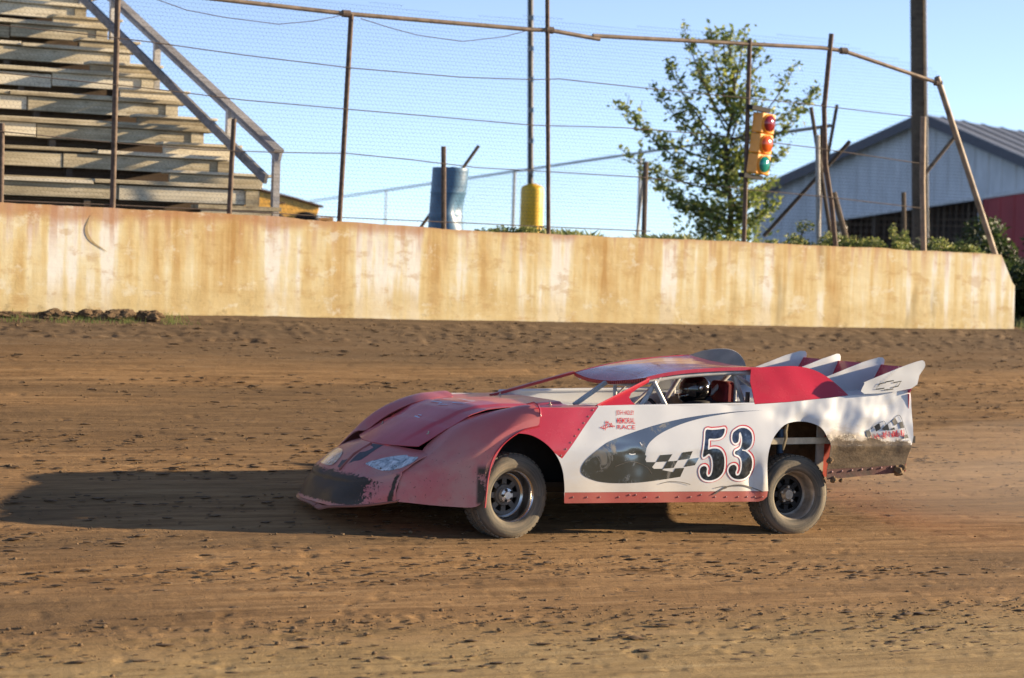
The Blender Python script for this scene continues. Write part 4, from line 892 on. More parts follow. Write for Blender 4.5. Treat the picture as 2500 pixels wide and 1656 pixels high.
def m_nose():
    k = Mat('red_nose_paint'); x, y, z = k.sep(); f = k.noise(2.2, 4)
    c = k.ramp(f, [(.3, (.50, .075, .085)), (.7, (.58, .095, .10))])
    haze = k.noise(3.2, 6, .6); fm = k.math('MULTIPLY', k.smooth(haze, .30, .68), k.smooth(z, 1.15, .45)); fm = k.math('MULTIPLY', k.math('ADD', fm, .25), .62, clamp=True)
    c = k.mix(fm, c, (.48, .30, .255))
    # caked mud thrown on the bumper
    n1 = k.noise(7, 7, .72); n2 = k.noise(42, 4, .7)
    reg = k.math('MULTIPLY', k.math('MULTIPLY', k.smooth(z, .20, .26), k.smooth(z, .53, .41)), k.math('MULTIPLY', k.smooth(y, .86, .50), k.smooth(x, 3.62, 3.80)))
    v = k.math('ADD', reg, k.math('ADD', k.math('MULTIPLY', k.math('SUBTRACT', n1, .5), .9), k.math('MULTIPLY', k.math('SUBTRACT', n2, .5), 1.5)))
    mud = k.smooth(v, .58, .63)
    n3 = k.smooth(k.noise(55, 3, .6), .66, .70)
    spray = k.math('MULTIPLY', n3, k.smooth(z, .95, .45))
    mm = k.math('MAXIMUM', mud, k.math('MULTIPLY', spray, .8))
    # scuffed black patch beside the wheel opening
    sp_ = k.math('MULTIPLY', k.math('MULTIPLY', k.smooth(x, 3.21, 3.18), k.smooth(z, .62, .56)), k.math('MULTIPLY', k.smooth(y, .90, .93), k.smooth(z, .27, .31)))
    mm = k.math('MAXIMUM', mm, k.math('MULTIPLY', sp_, k.smooth(k.math('ADD', n1, k.math('MULTIPLY', n2, .4)), .58, .68)))
    st_ = k.math('MULTIPLY', k.smooth(k.math('ABSOLUTE', k.math('SUBTRACT', y, k.math('ADD', .77, k.math('MULTIPLY', k.math('SUBTRACT', n1, .5), .05)))), .012, .006), k.math('MULTIPLY', k.smooth(z, .52, .49), k.smooth(x, 3.6, 3.7)))
    mm = k.math('MAXIMUM', mm, st_)
    c = k.mix(mm, c, k.mix(n2, (.026, .017, .010), (.062, .042, .026)))
    k.col(c).rough(k.math('ADD', k.math('MULTIPLY', k.math('MAXIMUM', mm, fm), .55), .28, clamp=True)); k.set(Coat_Weight=.25, Coat_Roughness=.25)
    k.bump(k.math('ADD', k.math('MULTIPLY', mm, .6), k.math('MULTIPLY', k.noise(60, 4, .7), mm)), .6, .012); return k.m
M_NOSE = m_nose()
def m_white(name, mud=True):
    k = Mat(name); x, y, z = k.sep(); f = k.noise(2.5, 5, .6); n1 = k.noise(6, 7, .7, k.map((.6, 1, 1.4))); n2 = k.noise(38, 5, .7)
    c = k.ramp(f, [(.3, (.565, .58, .595)), (.7, (.635, .65, .665))])
    low = k.math('MULTIPLY', k.smooth(k.math('ADD', z, k.math('MULTIPLY', k.math('SUBTRACT', n1, .5), .5)), .70, .38), .42)
    c = k.mix(low, c, (.55, .45, .30))
    c = k.mix(k.math('MULTIPLY', k.smooth(n2, .66, .76), .35), c, (.35, .27, .17))
    if mud:
        # brown clay plastered behind the rear wheel
        rear = k.smooth(x, -.05, -.22); zz = k.math('ADD', z, k.math('ADD', k.math('MULTIPLY', k.math('SUBTRACT', n1, .5), .34), k.math('MULTIPLY', k.math('ADD', x, .6), -.03)))
        stain = k.math('MULTIPLY', k.math('MULTIPLY', k.smooth(zz, .98, .84), rear), k.smooth(x, -1.1, -.55))
        c = k.mix(k.math('MULTIPLY', stain, .8), c, k.mix(n1, (.28, .19, .095), (.46, .36, .22)))
        mud_ = k.math('MULTIPLY', k.smooth(zz, .865, .825), rear)
        brow = k.ramp(k.noise(9, 7, .72, k.map((.7, 1, 1.6))), [(.3, (.045, .028, .013)), (.5, (.105, .068, .034)), (.7, (.19, .135, .078))])
        c = k.mix(k.math('MULTIPLY', mud_, .96), c, brow)
        # rubber rubs
        k.col(c).rough(k.math('ADD', .34, k.math('MULTIPLY', k.math('MAXIMUM', mud_, low), .5), clamp=True))
        k.bump(k.math('MULTIPLY', k.math('ADD', k.math('MULTIPLY', n2, .4), n1), mud_), .6, .015)
    else: k.col(c).rough(.4)
    k.set(Coat_Weight=.35, Coat_Roughness=.12); return k.m
M_WHITE = m_white('white_body_paint'); M_WHITEP = m_white('white_inner_sheet', False)
M_BLACKG = Mat('black_vinyl'); _k = M_BLACKG; _f = _k.noise(5, 6, .65); _g = _k.noise(30, 4, .7)
_c = _k.ramp(_f, [(.35, (.008, .008, .009)), (.75, (.03, .027, .024))]); _c = _k.mix(_k.math('MULTIPLY', _k.smooth(_g, .6, .75), .35), _c, (.20, .16, .11))
_c = _k.mix(.82, _c, (.21, .205, .20)); _d = _k.math('MULTIPLY', _k.smooth(_k.noise(4.5, 6, .68, None, 1.2), .52, .66), .5); _c = _k.mix(_d, _c, (.17, .15, .12)); _k.col(_c).rough(_k.math('ADD', .14, _k.math('MULTIPLY', _d, .7))); _k.set(Metallic=.9, Coat_Weight=.4, Coat_Roughness=.06); M_BLACKG = _k.m
_k = Mat('grey_black_number'); _g = _k.noise(26, 3, .5); _c = _k.ramp(_k.math('ADD', _k.math('MULTIPLY', _g, .7), _k.math('MULTIPLY', _k.noise(80, 2), .3)), [(.42, (.03, .034, .045)), (.60, (.08, .09, .11)), (.68, (.22, .23, .24))]); _k.col(_c).rough(.2); _k.set(Metallic=.8, Coat_Weight=.5, Coat_Roughness=.06); M_NUM = _k.m
M_DECW = simple('white_vinyl', (.80, .80, .80), .35, 0, .05); M_DECR = simple('red_vinyl', (.55, .02, .035), .35, 0, .1); M_DECB = simple('pale_blue_pen', (.55, .62, .78), .5, 0, .1)
M_DARK = simple('dark_chassis', (.012, .011, .010), .7, .1, .4); M_MUDDY = simple('muddy_sheet', (.10, .065, .035), .9, 0, .5, 8, 0, .4)
M_ALU = simple('bare_aluminium', (.44, .44, .43), .45, .6, .2, 5); M_TUBE = simple('silver_cage_paint', (.52, .51, .49), .4, .15, .3, 9); M_FINW = m_white('white_fin_sheet', False)
M_CHR = simple('polished_rim', (.56, .53, .49), .22, 1.0, .08, 20); M_DIRTYRIM = simple('dirty_rim', (.36, .31, .25), .45, .5, .4, 10)

# --- body side: height-dependent lean plus dents
DENTS = [(.10, .98, .13, .10, -.022), (-.10, 1.02, .12, .07, .020), (-.33, .98, .10, .12, -.020), (-.55, 1.06, .14, .09, .016), (-.62, .92, .12, .10, -.018), (-.82, 1.12, .16, .07, -.012), (-.8, .96, .12, .07, .010), (.35, 1.06, .12, .06, -.012),
         (1.79, .71, .09, .03, -.006), (1.72, .62, .05, .10, -.005), (1.95, .78, .16, .03, -.005), (.70, .74, .08, .06, -.012), (.60, .52, .07, .14, -.026), (.50, .47, .045, .12, .016), (.8, 1.08, .08, .05, -.008), (1.3, .50, .25, .10, -.006), (1.15, .70, .12, .04, -.006), (2.25, .95, .12, .12, -.006)]
def ysurf(x, z):
    y = 1.0-.18*.5*((z-.74)+math.sqrt((z-.74)**2+.0003))
    for a, b, u, v, h in DENTS: y += h*math.exp(-((x-a)/u)**2-((z-b)/v)**2)
    q = max(0, min(1, (.5-x)/.4))*max(0, min(1, (z-.62)/.2)); 
    y += q*(.013*noise.noise(Vector((x*5, z*6, 1.3)))+.006*noise.noise(Vector((x*13+z*5, z*12, 4.1))))
    if x < -.1 and z < .86: y += .022*math.exp(-((z-.80)/.05)**2)-.035*max(0, min(1, (.80-z)/.25))      # folded lower quarter
    y += .005*noise.noise(Vector((x*3.4, z*3.4, 9)))
    return y
def side_sheet(name, poly, m, step=.03, off=0, t=.005, parent=car, sgn=1, fine=None):
    P = resample(poly, fine or .04); V, F = cdt(P, step)
    o = mk(name, [(x, sgn*(ysurf(x, z)+off), z) for x, z in V], F, m, parent, True)
    bm = bmesh.new(); bm.from_mesh(o.data); bmesh.ops.recalc_face_normals(bm, faces=bm.faces)
    s = sum(f.normal.y for f in bm.faces)
    if s*sgn < 0: bmesh.ops.reverse_faces(bm, faces=bm.faces)
    bm.to_mesh(o.data); bm.free()
    if t: solid(o, t)
    return o
P_ = lambda k: [tuple(p) for p in L[k]]
door = side_sheet('side_panel', P_('white'), M_WHITE, .026)
side_sheet('front_quarter_panel', P_('front_red'), M_REDP, .04)
side_sheet('rocker_panel', P_('rocker'), M_REDR, .04, -.002)
_k = Mat('muddy_red_strip'); _f = _k.noise(7, 6, .7); _k.col(_k.ramp(_f, [(.35, (.06, .036, .025)), (.6, (.16, .06, .05)), (.75, (.24, .075, .065))])).rough(.75); _k.bump(_f, .4, .01); M_MSTRIP = _k.m
side_sheet('quarter_skirt', P_('qstrip'), M_MSTRIP, .04, -.002)
# rolled white edge along the door top
e = MB(); pts = [(2.098, 1.0826), (1.8, 1.095), (1.418, 1.107), (1.02, 1.12), (.575, 1.1346)]
MB().tube([(x, ysurf(x, z)-.012, z-.002) for x, z in pts], .012, 8).build('door_top_roll', M_WHITE, car, True)
# inner liners so nothing shows through the arches
MB().box((.55, .86, .36), (2.3, .90, 1.02)).build('door_liner', M_DARK, car)
# far side
for nm, pl, m in (('far_side_panel', 'white', M_WHITEP), ('far_quarter_panel', 'front_red', M_WHITEP), ('far_rocker_panel', 'rocker', M_REDR), ('far_quarter_skirt', 'qstrip', M_REDR)):
    side_sheet(nm, P_(pl), m, .08, -.004, .005, car, -1, .08)
MB().tube([(x, -ysurf(x, z)+.012, z+.012) for x, z in pts+[(.1, 1.165), (-.5, 1.23)]], .016, 8).build('far_top_roll', M_WHITEP, car, True)
# --- decals on the side (thin vinyl)
dec = lambda n, P, m, off, fine=.03: side_sheet(n, P, m, .03, off, 0, car, 1, fine)
sw = P_('swoosh'); SWc = catmull(sw[:20], 4)+[np.array(p) for p in sw[20:33]]+catmull(sw[32:]+[sw[0]], 4)[:-1]
o = dec('swoosh_graphic', SWc, M_BLACKG, .0022); o['label'] = 'black comet swoosh on the door'
for i in range(4): dec('checker_square', P_('check%d' % i), M_BLACKG, .0022)
def arcy(P, corners=()): return catmull(P, 3, True)
for nm, key, lab in (('digit_five', 'five', 'speckled black number 5'), ('digit_three', 'three', 'speckled black number 3')):
    base_ = arcy(P_(key)); 
    sh = [p+np.array([-.006, .005]) for p in offset_poly(base_, .021)]
    r_ = dec('number_outline', sh, M_DECR, .0024, 1); r0 = dec('number_outline', offset_poly(base_, .0195), M_DECR, .0028, 1)
    w_ = dec('number_border', offset_poly(base_, .0155), M_DECW, .0034, 1); b_ = dec(nm, base_, M_NUM, .0044, 1); b_['label'] = lab
def text_mesh(txt, x0, z0, x1, z1, name, m, fn, shear=0):
    cu = bpy.data.curves.new('t', 'FONT'); cu.body = txt; cu.resolution_u = 3; cu.offset = .003; to = bpy.data.objects.new('t', cu); COL.objects.link(to)
    dg = bpy.context.evaluated_depsgraph_get(); me = bpy.data.meshes.new_from_object(to.evaluated_get(dg)); bpy.data.objects.remove(to); bpy.data.curves.remove(cu)
    V = np.array([v.co[:] for v in me.vertices]); F = [tuple(p.vertices) for p in me.polygons]; bpy.data.meshes.remove(me)
    lo, hi = V.min(0), V.max(0); out = []
    for v in V:
        a = (v[0]-lo[0])/(hi[0]-lo[0]); b = (v[1]-lo[1])/(hi[1]-lo[1]); out.append(fn(x0+(x1-x0)*a, z0+(z1-z0)*b))
    o = mk(name, out, F, m, car); return o
fs = lambda off: (lambda x, z: (x, ysurf(x, z)+off, z))
tb_ = L['textbox']
for i, t in enumerate(('JOSH HADLEY', 'MEMORIAL', 'RACE')):
    (x0, z0), (x1, z1) = tb_[2*i], tb_[2*i+1]; o = text_mesh(t, x0, z0, x1, z1, 'lettering', M_DECR, fs(.003)); o['label'] = 'red memorial race lettering'
def stroke2(P, w, closed=False):
    P = [np.array(p, float) for p in P]; n = len(P); V = []; F = []
    for i in range(n):
        a = P[i-1] if closed or i else P[i]; b = P[(i+1) % n] if closed or i < n-1 else P[i]; d = (b-a)/max(1e-9, np.linalg.norm(b-a)); nn = np.array([-d[1], d[0]])*w/2; V += [P[i]+nn, P[i]-nn]
    F = [(2*i, 2*i+1, (2*i+3) % (2*n), (2*i+2) % (2*n)) for i in range(n if closed else n-1)]; return V, F
m_ = MB()
for i in range(5):
    V, F = stroke2(catmull(P_('emb%d' % i), 4), .006); m_.add([(x, ysurf(x, z)+.003+.0002*i, z) for x, z in V], F)
m_.build('winged_emblem', M_DECR, car)
M_FLAGB = simple('flag_black', (.012, .012, .013), .45)
for i in range(7): dec('flag_square', P_('flag%d' % i), M_FLAGB, .005)
V, F = stroke2(catmull(P_('flagline'), 3), .004); mk('flag_outline', [(x, ysurf(x, z)+.0045, z) for x, z in V], F, M_BLACKG, car)
ft = L['flagtext']; m_ = MB(); rr = random.Random(9)
for i in range(34):
    t = i/33; bot = np.array(ft[3])+(np.array(ft[2])-np.array(ft[3]))*t; top_ = np.array(ft[0])+(np.array(ft[1])-np.array(ft[0]))*t
    a, b = sorted((rr.uniform(.12, .5), rr.uniform(.55, 1.0))); 
    if rr.random() < .12: continue
    p = bot+(top_-bot)*a; q = bot+(top_-bot)*b; V, F = stroke2([p, (p+q)/2+np.array([rr.uniform(-.004, .004), 0]), q], rr.uniform(.004, .009)); m_.add([(x, ysurf(x, z)+.0065+.0003*(i % 3), z) for x, z in V], F)
m_.build('worn_red_lettering', M_DECR, car)['label'] = 'scuffed red lettering over chequered flags'
# tyre rubs on the door
M_RUB = simple('rubber_rub', (.10, .09, .08), .8)
m_ = MB()
for c, w_ in (([(1.52, .455), (1.42, .475), (1.30, .468), (1.22, .45)], .005), ([(.98, .37), (.86, .43), (.72, .445), (.6, .42)], .012), ([(.98, .42), (.9, .435), (.84, .43)], .006), ([(1.0, .36), (.93, .40), (.86, .422)], .006), ([(.66, .44), (.56, .41), (.5, .385)], .006), ([(1.95, .60), (1.80, .64), (1.66, .60), (1.60, .54)], .004)):
    V, F = stroke2(catmull(c, 5), w_); mk('rub_mark', [(x, ysurf(x, z)+.0062, z) for x, z in V], F, M_RUB, car)
# torn vinyl on the door
m_ = MB()
for c, w_ in (([(1.82, .705), (1.795, .698), (1.76, .704)], .007), ([(.72, .745), (.69, .738)], .008), ([(1.72, .80), (1.70, .775)], .007)):
    V, F = stroke2(catmull(c, 5), w_); mk('vinyl_tear', [(x+.003*noise.noise(Vector((x*60, z*60, 0))), ysurf(x, z)+.007, z) for x, z in V], F, M_DECW, car)
# rivets
m_ = MB()
for x in (2.33, 2.2, 2.08, 1.90, 1.80, 1.74, 1.64, 1.52, 1.33, 1.21, 1.11, .97, .86, .74, .65, .57, .5): m_.dome((x, ysurf(x, .345)+.0, .345+(.018 if int(x*100) % 3 == 0 else 0)), .008, .006)
for t in np.linspace(.06, .94, 8): x = 2.098+(2.4453-2.098)*t+.03; z = 1.0826+(.6595-1.0826)*t; m_.dome((x, ysurf(x, z), z), .008, .006)
for x in np.linspace(-.23, -.95, 8): z = .555-.075*(x+.2)*1.0; m_.dome((x, ysurf(x, z), z), .011, .008)
m_.build('rivets', simple('rivet_head', (.34, .20, .18), .4, .5), car, True, kind='stuff')

# --- front clip
def hood_pt(x, y):
    t = max(0, min(1, (x-3.0)/.45)); return (x, y, float(np.interp(x+.24*y*y*t, HX, HZ))-.035*y*y)
def grid(name, fn, us, vs, m, parent=car, t=.006, smooth=True, off=-1):
    V = [fn(u, v) for u in us for v in vs]; n = len(vs)
    F = [(i*n+j, i*n+j+1, (i+1)*n+j+1, (i+1)*n+j) for i in range(len(us)-1) for j in range(n-1)]
    o = mk(name, V, F, m, parent, smooth)
    if t: solid(o, t, off)
    return o
def nose_fn(y, w_):
    p = Vector(nose_pt(y, w_)); p.x += .016*math.exp(-((w_-.42)/.035)**2); p += Vector((.010*noise.noise(Vector((y*3, w_*4, 2))), 0, .004*noise.noise(Vector((y*5, w_*5, 7))))); return p
ns = grid('nose_cover', nose_fn, np.linspace(-.785, .785, 61), np.linspace(0, 1, 61), M_NOSE)
M_NOSEL = m_red('dusty_lip_paint', .5, (.36, .06, .07), .5, .2)
for nm, y0, y1 in (('lower_lip', -.8, .05), ('lower_lip', .06, .8)):
    def lipf(y, w_):
        p = Vector(nose_pt(y, 0)); sag = -.028*math.exp(-((y-.15)/.14)**2)+.014*math.exp(-((y-.48)/.2)**2)
        return p+Vector((.035*w_-.004, 0, -.018*w_+.006+sag*(1 if w_ > 0 else .6)))
    grid(nm, lipf, np.linspace(y0, y1, 25), [0, .5, 1.0], M_NOSEL, t=.012)
def hood_fn(x, y):
    p = Vector(hood_pt(x, y)); 
    t_ = max(0, min(1, (.40+.10*(3.7-x)/1.5-abs(y))/.05)); p.z += .016*t_*t_*(3-2*t_)*min(1, (3.66-x)/.3)+.006*noise.noise(Vector((x*1.7, y*2.1, 5)))
    p.z += .008*math.exp(-((x-2.8)/.25)**2)*max(0, (abs(y)-.4)/.22)**2+.004*noise.noise(Vector((x*3, y*3, 1)))
    return p
M_HOOD = m_red('red_hood_paint', .26, (.54, .06, .09), .36, .25)
hd_ = grid('hood', hood_fn, np.linspace(2.2, 3.70, 60), np.linspace(-.615, .615, 62), M_HOOD, t=.005)
def hood_seam(x, y): return hood_fn(x, y)+Vector((0, 0, .004))
# front edge of the hood follows the nose seam
for v in hd_.data.vertices:
    if v.co.x > 3.3:
        sx = 3.70-.38*v.co.y**2; t = (v.co.x-3.3)/.4; v.co.x = 3.3+(sx-3.3)*t; v.co.z = hood_fn(v.co.x, v.co.y).z*(1-t*.0)+.006
CTRL = [
 [(3.52,.60,.690),(3.56,.70,.660),(3.68,.735,.59),(3.81,.74,.495),(3.86,.74,.38),(3.885,.74,.276)],
 [(3.43,.60,.775),(3.46,.765,.70),(3.62,.782,.60),(3.761,.785,.517),(3.80,.785,.40),(3.819,.785,.296)],
 [(3.30,.595,.868),(3.33,.76,.868),(3.40,.85,.775),(3.54,.89,.555),(3.56,.90,.42),(3.57,.90,.272)],
 [(3.10,.595,.968),(3.11,.79,.962),(3.15,.91,.865),(3.27,.965,.675),(3.30,.975,.46),(3.31,.975,.262)],
 [(2.95,.595,1.002),(2.95,.81,1.020),(3.00,.93,.935),(3.12,.985,.77),(3.125,.99,.50),(3.125,1.0,.256)],
 [(2.89,.60,1.014),(2.89,.82,1.048),(2.92,.945,.975),(3.07,.988,.812),(3.095,.995,.66),(3.108,1.0,.50)],
 [(2.82,.61,1.026),(2.83,.83,1.072),(2.85,.955,1.005),(2.97,.99,.872),(3.0,.996,.80),(3.022,1.0,.736)],
 [(2.76,.636,1.03),(2.77,.835,1.092),(2.78,.96,1.03),(2.87,.99,.925),(2.895,.996,.87),(2.92,1.0,.829)],
 [(2.71,.636,1.035),(2.71,.84,1.104),(2.72,.965,1.045),(2.77,.99,.968),(2.785,.996,.93),(2.80,1.0,.893)],
 [(2.665,.636,1.037),(2.655,.84,1.106),(2.655,.968,1.05),(2.66,.99,1.002),(2.664,.996,.96),(2.668,1.0,.923)]]
def fender(name, sg):
    C_ = [list(c) for c in CTRL]; n = 6
    if sg < 0:                                            # the right-hand fender is bent up higher than the left one
        for c in C_:
            for j, w_ in ((0, .35), (1, .9), (2, .9)):
                x, y, z = c[j]; zt = float(np.interp(x, [2.65, 2.85, 2.935, 3.127, 3.329, 3.503, 3.707], [1.085, 1.09, 1.088, 1.045, .962, .838, .612])); c[j] = (x, y, z+max(0, zt-z)*w_*(1 if j < 2 else .75))
    V = [(x, sg*y, z) for c in C_ for (x, y, z) in c]
    F = [(i*n+j, i*n+j+1, (i+1)*n+j+1, (i+1)*n+j) for i in range(9) for j in range(n-1)]
    if sg < 0: F = [f[::-1] for f in F]
    o = mk(name, V, F, M_NOSE, car, True)
    cr = o.data.attributes.new('crease_edge', 'FLOAT', 'EDGE')
    for e_ in o.data.edges:
        a_, b_ = e_.vertices
        if a_ % 6 == 3 and b_ % 6 == 3: cr.data[e_.index].value = .75
        elif a_ % 6 == 5 and b_ % 6 == 5: cr.data[e_.index].value = 1.0
    subsurf(o, 3); solid(o, .008, -1); return o
fender('fender', 1); fender('far_fender', -1)
# bright rolled bead round the wheel opening
MB().tube([(x, y+.004, z) for x, y, z in catmull([(3.125, 1.0, .262), (3.118, 1.0, .378), (3.108, 1.0, .5), (3.08, 1.0, .64), (3.02, 1.0, .738), (2.92, 1.0, .829), (2.80, 1.0, .893), (2.668, 1.0, .923)], 4)], .007, 6).build('arch_bead', M_REDC, car, True)
MB().tube([(2.655, .99, 1.0), (2.654, .975, 1.05), (2.652, .93, 1.088), (2.650, .85, 1.105), (2.655, .74, 1.085)], .007, 6).build('fender_edge_bead', M_REDC, car, True)
# decals on the nose
def nose_norm(y, w_, off):
    p = Vector(nose_pt(y, w_)); a = Vector(nose_pt(y+.01, w_))-p; b = Vector(nose_pt(y, min(1, w_+.01)))-Vector(nose_pt(y, min(1, w_+.01)-.01)); n_ = b.cross(a).normalized()
    if n_.x < 0 and n_.z < 0: n_ = -n_
    if n_.x < 0: n_ = -n_
    return p+n_*off
def nose_sheet(name, poly, m, off):
    V, F = cdt(resample(poly, .03), .035); o = mk(name, [nose_norm(y, w_, off) for y, w_ in V], F, m, car, True)
    bm = bmesh.new(); bm.from_mesh(o.data); bmesh.ops.recalc_face_normals(bm, faces=bm.faces); s = sum(f.normal.x for f in bm.faces)
    if s < 0: bmesh.ops.reverse_faces(bm, faces=bm.faces)
    bm.to_mesh(o.data); bm.free(); return o
_k = Mat('headlight_decal'); _f = _k.noise(9, 3, .5, None, 1.5); _c = _k.ramp(_f, [(.3, (.10, .12, .14)), (.42, (.30, .35, .39)), (.55, (.55, .60, .64)), (.7, (.78, .80, .82))])
_m = _k.smooth(_k.noise(38, 5, .7), .54, .6); _x, _y, _z = _k.sep(); _m = _k.math('MULTIPLY', _m, _k.smooth(_z, .64, .52)); _c = _k.mix(_m, _c, (.07, .045, .025)); _c = _k.mix(_k.math('MULTIPLY', _k.smooth(_k.noise(6, 2), .56, .66), .7), _c, (.45, .24, .12))
_k.col(_c).rough(.25); _k.set(Coat_Weight=.6, Coat_Roughness=.1); M_HL = _k.m
h1_ = catmull([(.365, .635), (.45, .72), (.55, .80), (.65, .85), (.72, .82), (.765, .72), (.775, .60), (.74, .51), (.66, .505), (.55, .56), (.45, .60)], 4, True); nose_sheet('headlight', h1_, M_HL, .009)
h2_ = catmull([(-.14, .53), (-.40, .505), (-.62, .50), (-.70, .56), (-.68, .66), (-.5, .73), (-.30, .745), (-.15, .66)], 4, True); nose_sheet('headlight', h2_, M_HL, .009)
_k = Mat('grille_mesh'); _wv = N(_k.nt, 'ShaderNodeTexWave', Scale=34.0); _wv.bands_direction = 'Y'; _k.L(_k.tc, _wv.inputs[0]); _k.col(_k.ramp(_wv.outputs[1], [(.3, (.012, .014, .02)), (.7, (.07, .085, .11))])).rough(.5); M_GRL = _k.m
nose_sheet('grille_opening', [(-.02, .53), (-.15, .90), (-.07, .955), (.0, .94), (.05, .51)], M_GRL, .006)
nose_sheet('grille_opening', [(.13, .53), (.05, .955), (.21, .97), (.25, .75), (.24, .55)], M_GRL, .006)
MB().tube([nose_norm(.085, .5, .012), nose_norm(.05, .72, .014), nose_norm(.03, .95, .012)], [.012, .010, .008], 6).build('grille_bar', M_NOSEL, car, True)
hb = L['hoodbow']
def hood_stroke(P, w_, name, m, closed):
    V, F = stroke2([tuple(p) for p in P], w_, closed); return mk(name, [hood_fn(x, y)+Vector((0, 0, .011)) for x, y in V], F, m, car)
bow = [(2.94, -.32), (2.98, -.12), (2.93, -.11), (2.91, .07), (2.955, .07), (2.90, .22), (2.99, .21), (3.03, .06), (3.07, .06), (3.09, -.10), (3.05, -.11), (3.05, -.34)]
bow = [(2.925, -.32), (2.905, -.15), (2.865, -.14), (2.85, -.02), (2.885, -.02), (2.86, .17), (2.98, .20), (3.0, .03), (3.055, .05), (3.075, -.09), (3.03, -.12), (3.025, -.35)]
hood_stroke(bow, .017, 'bow_tie_outline', M_DECB, True)['label'] = 'pale outlined bow-tie emblem on the hood'
for q in L['hoodtxt']: hood_stroke(q, .012, 'hood_scrawl', M_DECB, False)
# hood pins
for x, y in ((3.42, .5), (3.42, -.45), (2.32, .5), (2.32, -.45)):
    z = hood_fn(x, y).z; MB().lathe([(.001, .030), (.006, .030), (.007, .012), (.017, .010), (.018, 0)], 10, 'z', (x, y, z)).build('hood_pin', M_DIRTYRIM, car)
# cowl sheets beside the hood
for sg in (1, -1):
    grid('cowl_sheet', lambda x, v: Vector((x, sg*(.60+(ysurf(x, 1.06)-.612)*v), float(np.interp(x, [2.05, 2.7], [1.078, 1.035]))+.012*v)), np.linspace(2.05, 2.72, 10), np.linspace(0, 1, 6), M_HOOD, t=.004)

# --- greenhouse
rn = catmull(L['roof_near'], 4); rfq = catmull(L['roof_far'], 6); NR = 25
def rs_(c, t): i = t*(len(c)-1); a = int(min(i, len(c)-2)); return c[a]+(c[a+1]-c[a])*(i-a)
def roof_fn(t, v):                                        # v -1 far .. 1 near
    a, b = rs_(rfq, t), rs_(rn, t); p = a+(b-a)*(v+1)/2; k = 1-v*v
    return Vector((p[0]+.055*k*math.exp(-t/.10), p[1], p[2]-.050*k*math.exp(-t/.12)+.030*k*(1-math.exp(-t/.22))*(1-t**2*1.7)+.003*noise.noise(Vector((t*4, v*3, 0)))))
grid('roof', roof_fn, np.linspace(0, 1, 31), np.linspace(-1, 1, 27), M_REDC, t=.006)
def trim(c, sg):
    V = []; F = []; pts = [rs_(c, t) for t in np.linspace(0, 1, 24)]
    m_ = MB()
    for p in pts: m_.V += [(p[0], p[1]+sg*.006, p[2]+.004), (p[0], p[1]+sg*.012, p[2]-.026), (p[0], p[1]-sg*.002, p[2]-.026), (p[0], p[1]-sg*.004, p[2]+.004)]
    for i in range(23):
        a, b = 4*i, 4*i+4; m_.F += [(a+j, a+(j+1) % 4, b+(j+1) % 4, b+j) for j in range(4)]
    m_.F += [(0, 1, 2, 3), (92, 93, 94, 95)]
    return m_.build('roof_edge_trim', M_REDP, car)
trim(rn, 1); trim(rfq, -1)
# serrated dark front edge
m_ = MB()
for v in np.linspace(-.96, .96, 40):
    p = roof_fn(0, v); m_.box((p.x-.006, p.y-.012, p.z-.030), (p.x+.004, p.y+.012, p.z-.004))
m_.build('roof_front_edge', M_REDR, car, kind='stuff')
MB().tube([(p[0]-.02, p[1]-.03, p[2]-.045) for p in [rs_(rn, t) for t in np.linspace(.02, .92, 9)]], .022, 10).build('roof_rail', M_TUBE, car, True)
MB().tube([(p[0]-.02, p[1]+.03, p[2]-.045) for p in [rs_(rfq, t) for t in np.linspace(.02, .92, 9)]], .022, 10).build('roof_rail', M_TUBE, car, True)
def sheet3(name, P, m, t=.004, step=.04, dent=0, plane=None, sgn=1):
    """sheet on the plane y = c - a*z given by its 3D outline"""
    Q = resample([(p[0], p[2]) for p in P], .04); a, c = plane; V, F = cdt(Q, step)
    o = mk(name, [(x, sgn*(c-a*z+dent*noise.noise(Vector((x*4, z*5, 3)))), z) for x, z in V], F, m, car, True); solid(o, t, 0); return o
sail_near = catmull(L['sail'][1:9], 3)+[np.array(p) for p in L['sail'][9:]]
sheet3('sail_panel', sail_near, M_REDP, .005, .035, .012, (.806, 1.833))
far_s = L['sail_far']+[(.2244, -.9028, 1.154), (.5668, -.9207, 1.1318), (.4728, -.683, 1.4268)]
far_s = catmull(L['sail_far'], 3)+[np.array(p) for p in far_s[8:]]
sheet3('far_sail_panel', far_s, M_ALU, .005, .04, .004, (.806, 1.833), -1)
ap = L['apillar_near']; sheet3('windscreen_pillar', ap, M_REDP, .004, .04, 0, (.806, 1.75))
MB().beam((1.50, .705, 1.312), (2.09, .885, 1.09), .012, .034, (0, 1, .3)).build('pillar_flange', M_REDP, car)
MB().beam((1.49, -.66, 1.292), (2.29, -.70, 1.068), .045, .024, (0, 0, 1)).build('far_windscreen_pillar', M_REDR, car)
MB().add([(2.21, -.71, 1.068), (2.0, -.71, 1.125), (1.98, -.71, 1.10), (2.1, -.71, 1.062)], [(0, 1, 2, 3)]).build('pillar_gusset', M_FINW, car)
for k_, r_ in (('tubeA', .022), ('tubeB', .020), ('tubeC', .022), ('tubeD', .013), ('hoop', .022), ('hoop2', .020), ('brace', .018), ('bar2', .018), ('bar3', .010)):
    a, b = Vector(L[k_][0]), Vector(L[k_][1]); b = b+(b-a).normalized()*.12; MB().tube([a+(a-b).normalized()*.03, b], r_, 10).build('cage_tube', M_TUBE, car, True)
MB().beam(L['bar1'][0], L['bar1'][1], .03, .045, (0, 1, 0)).build('windscreen_bar', M_ALU, car)
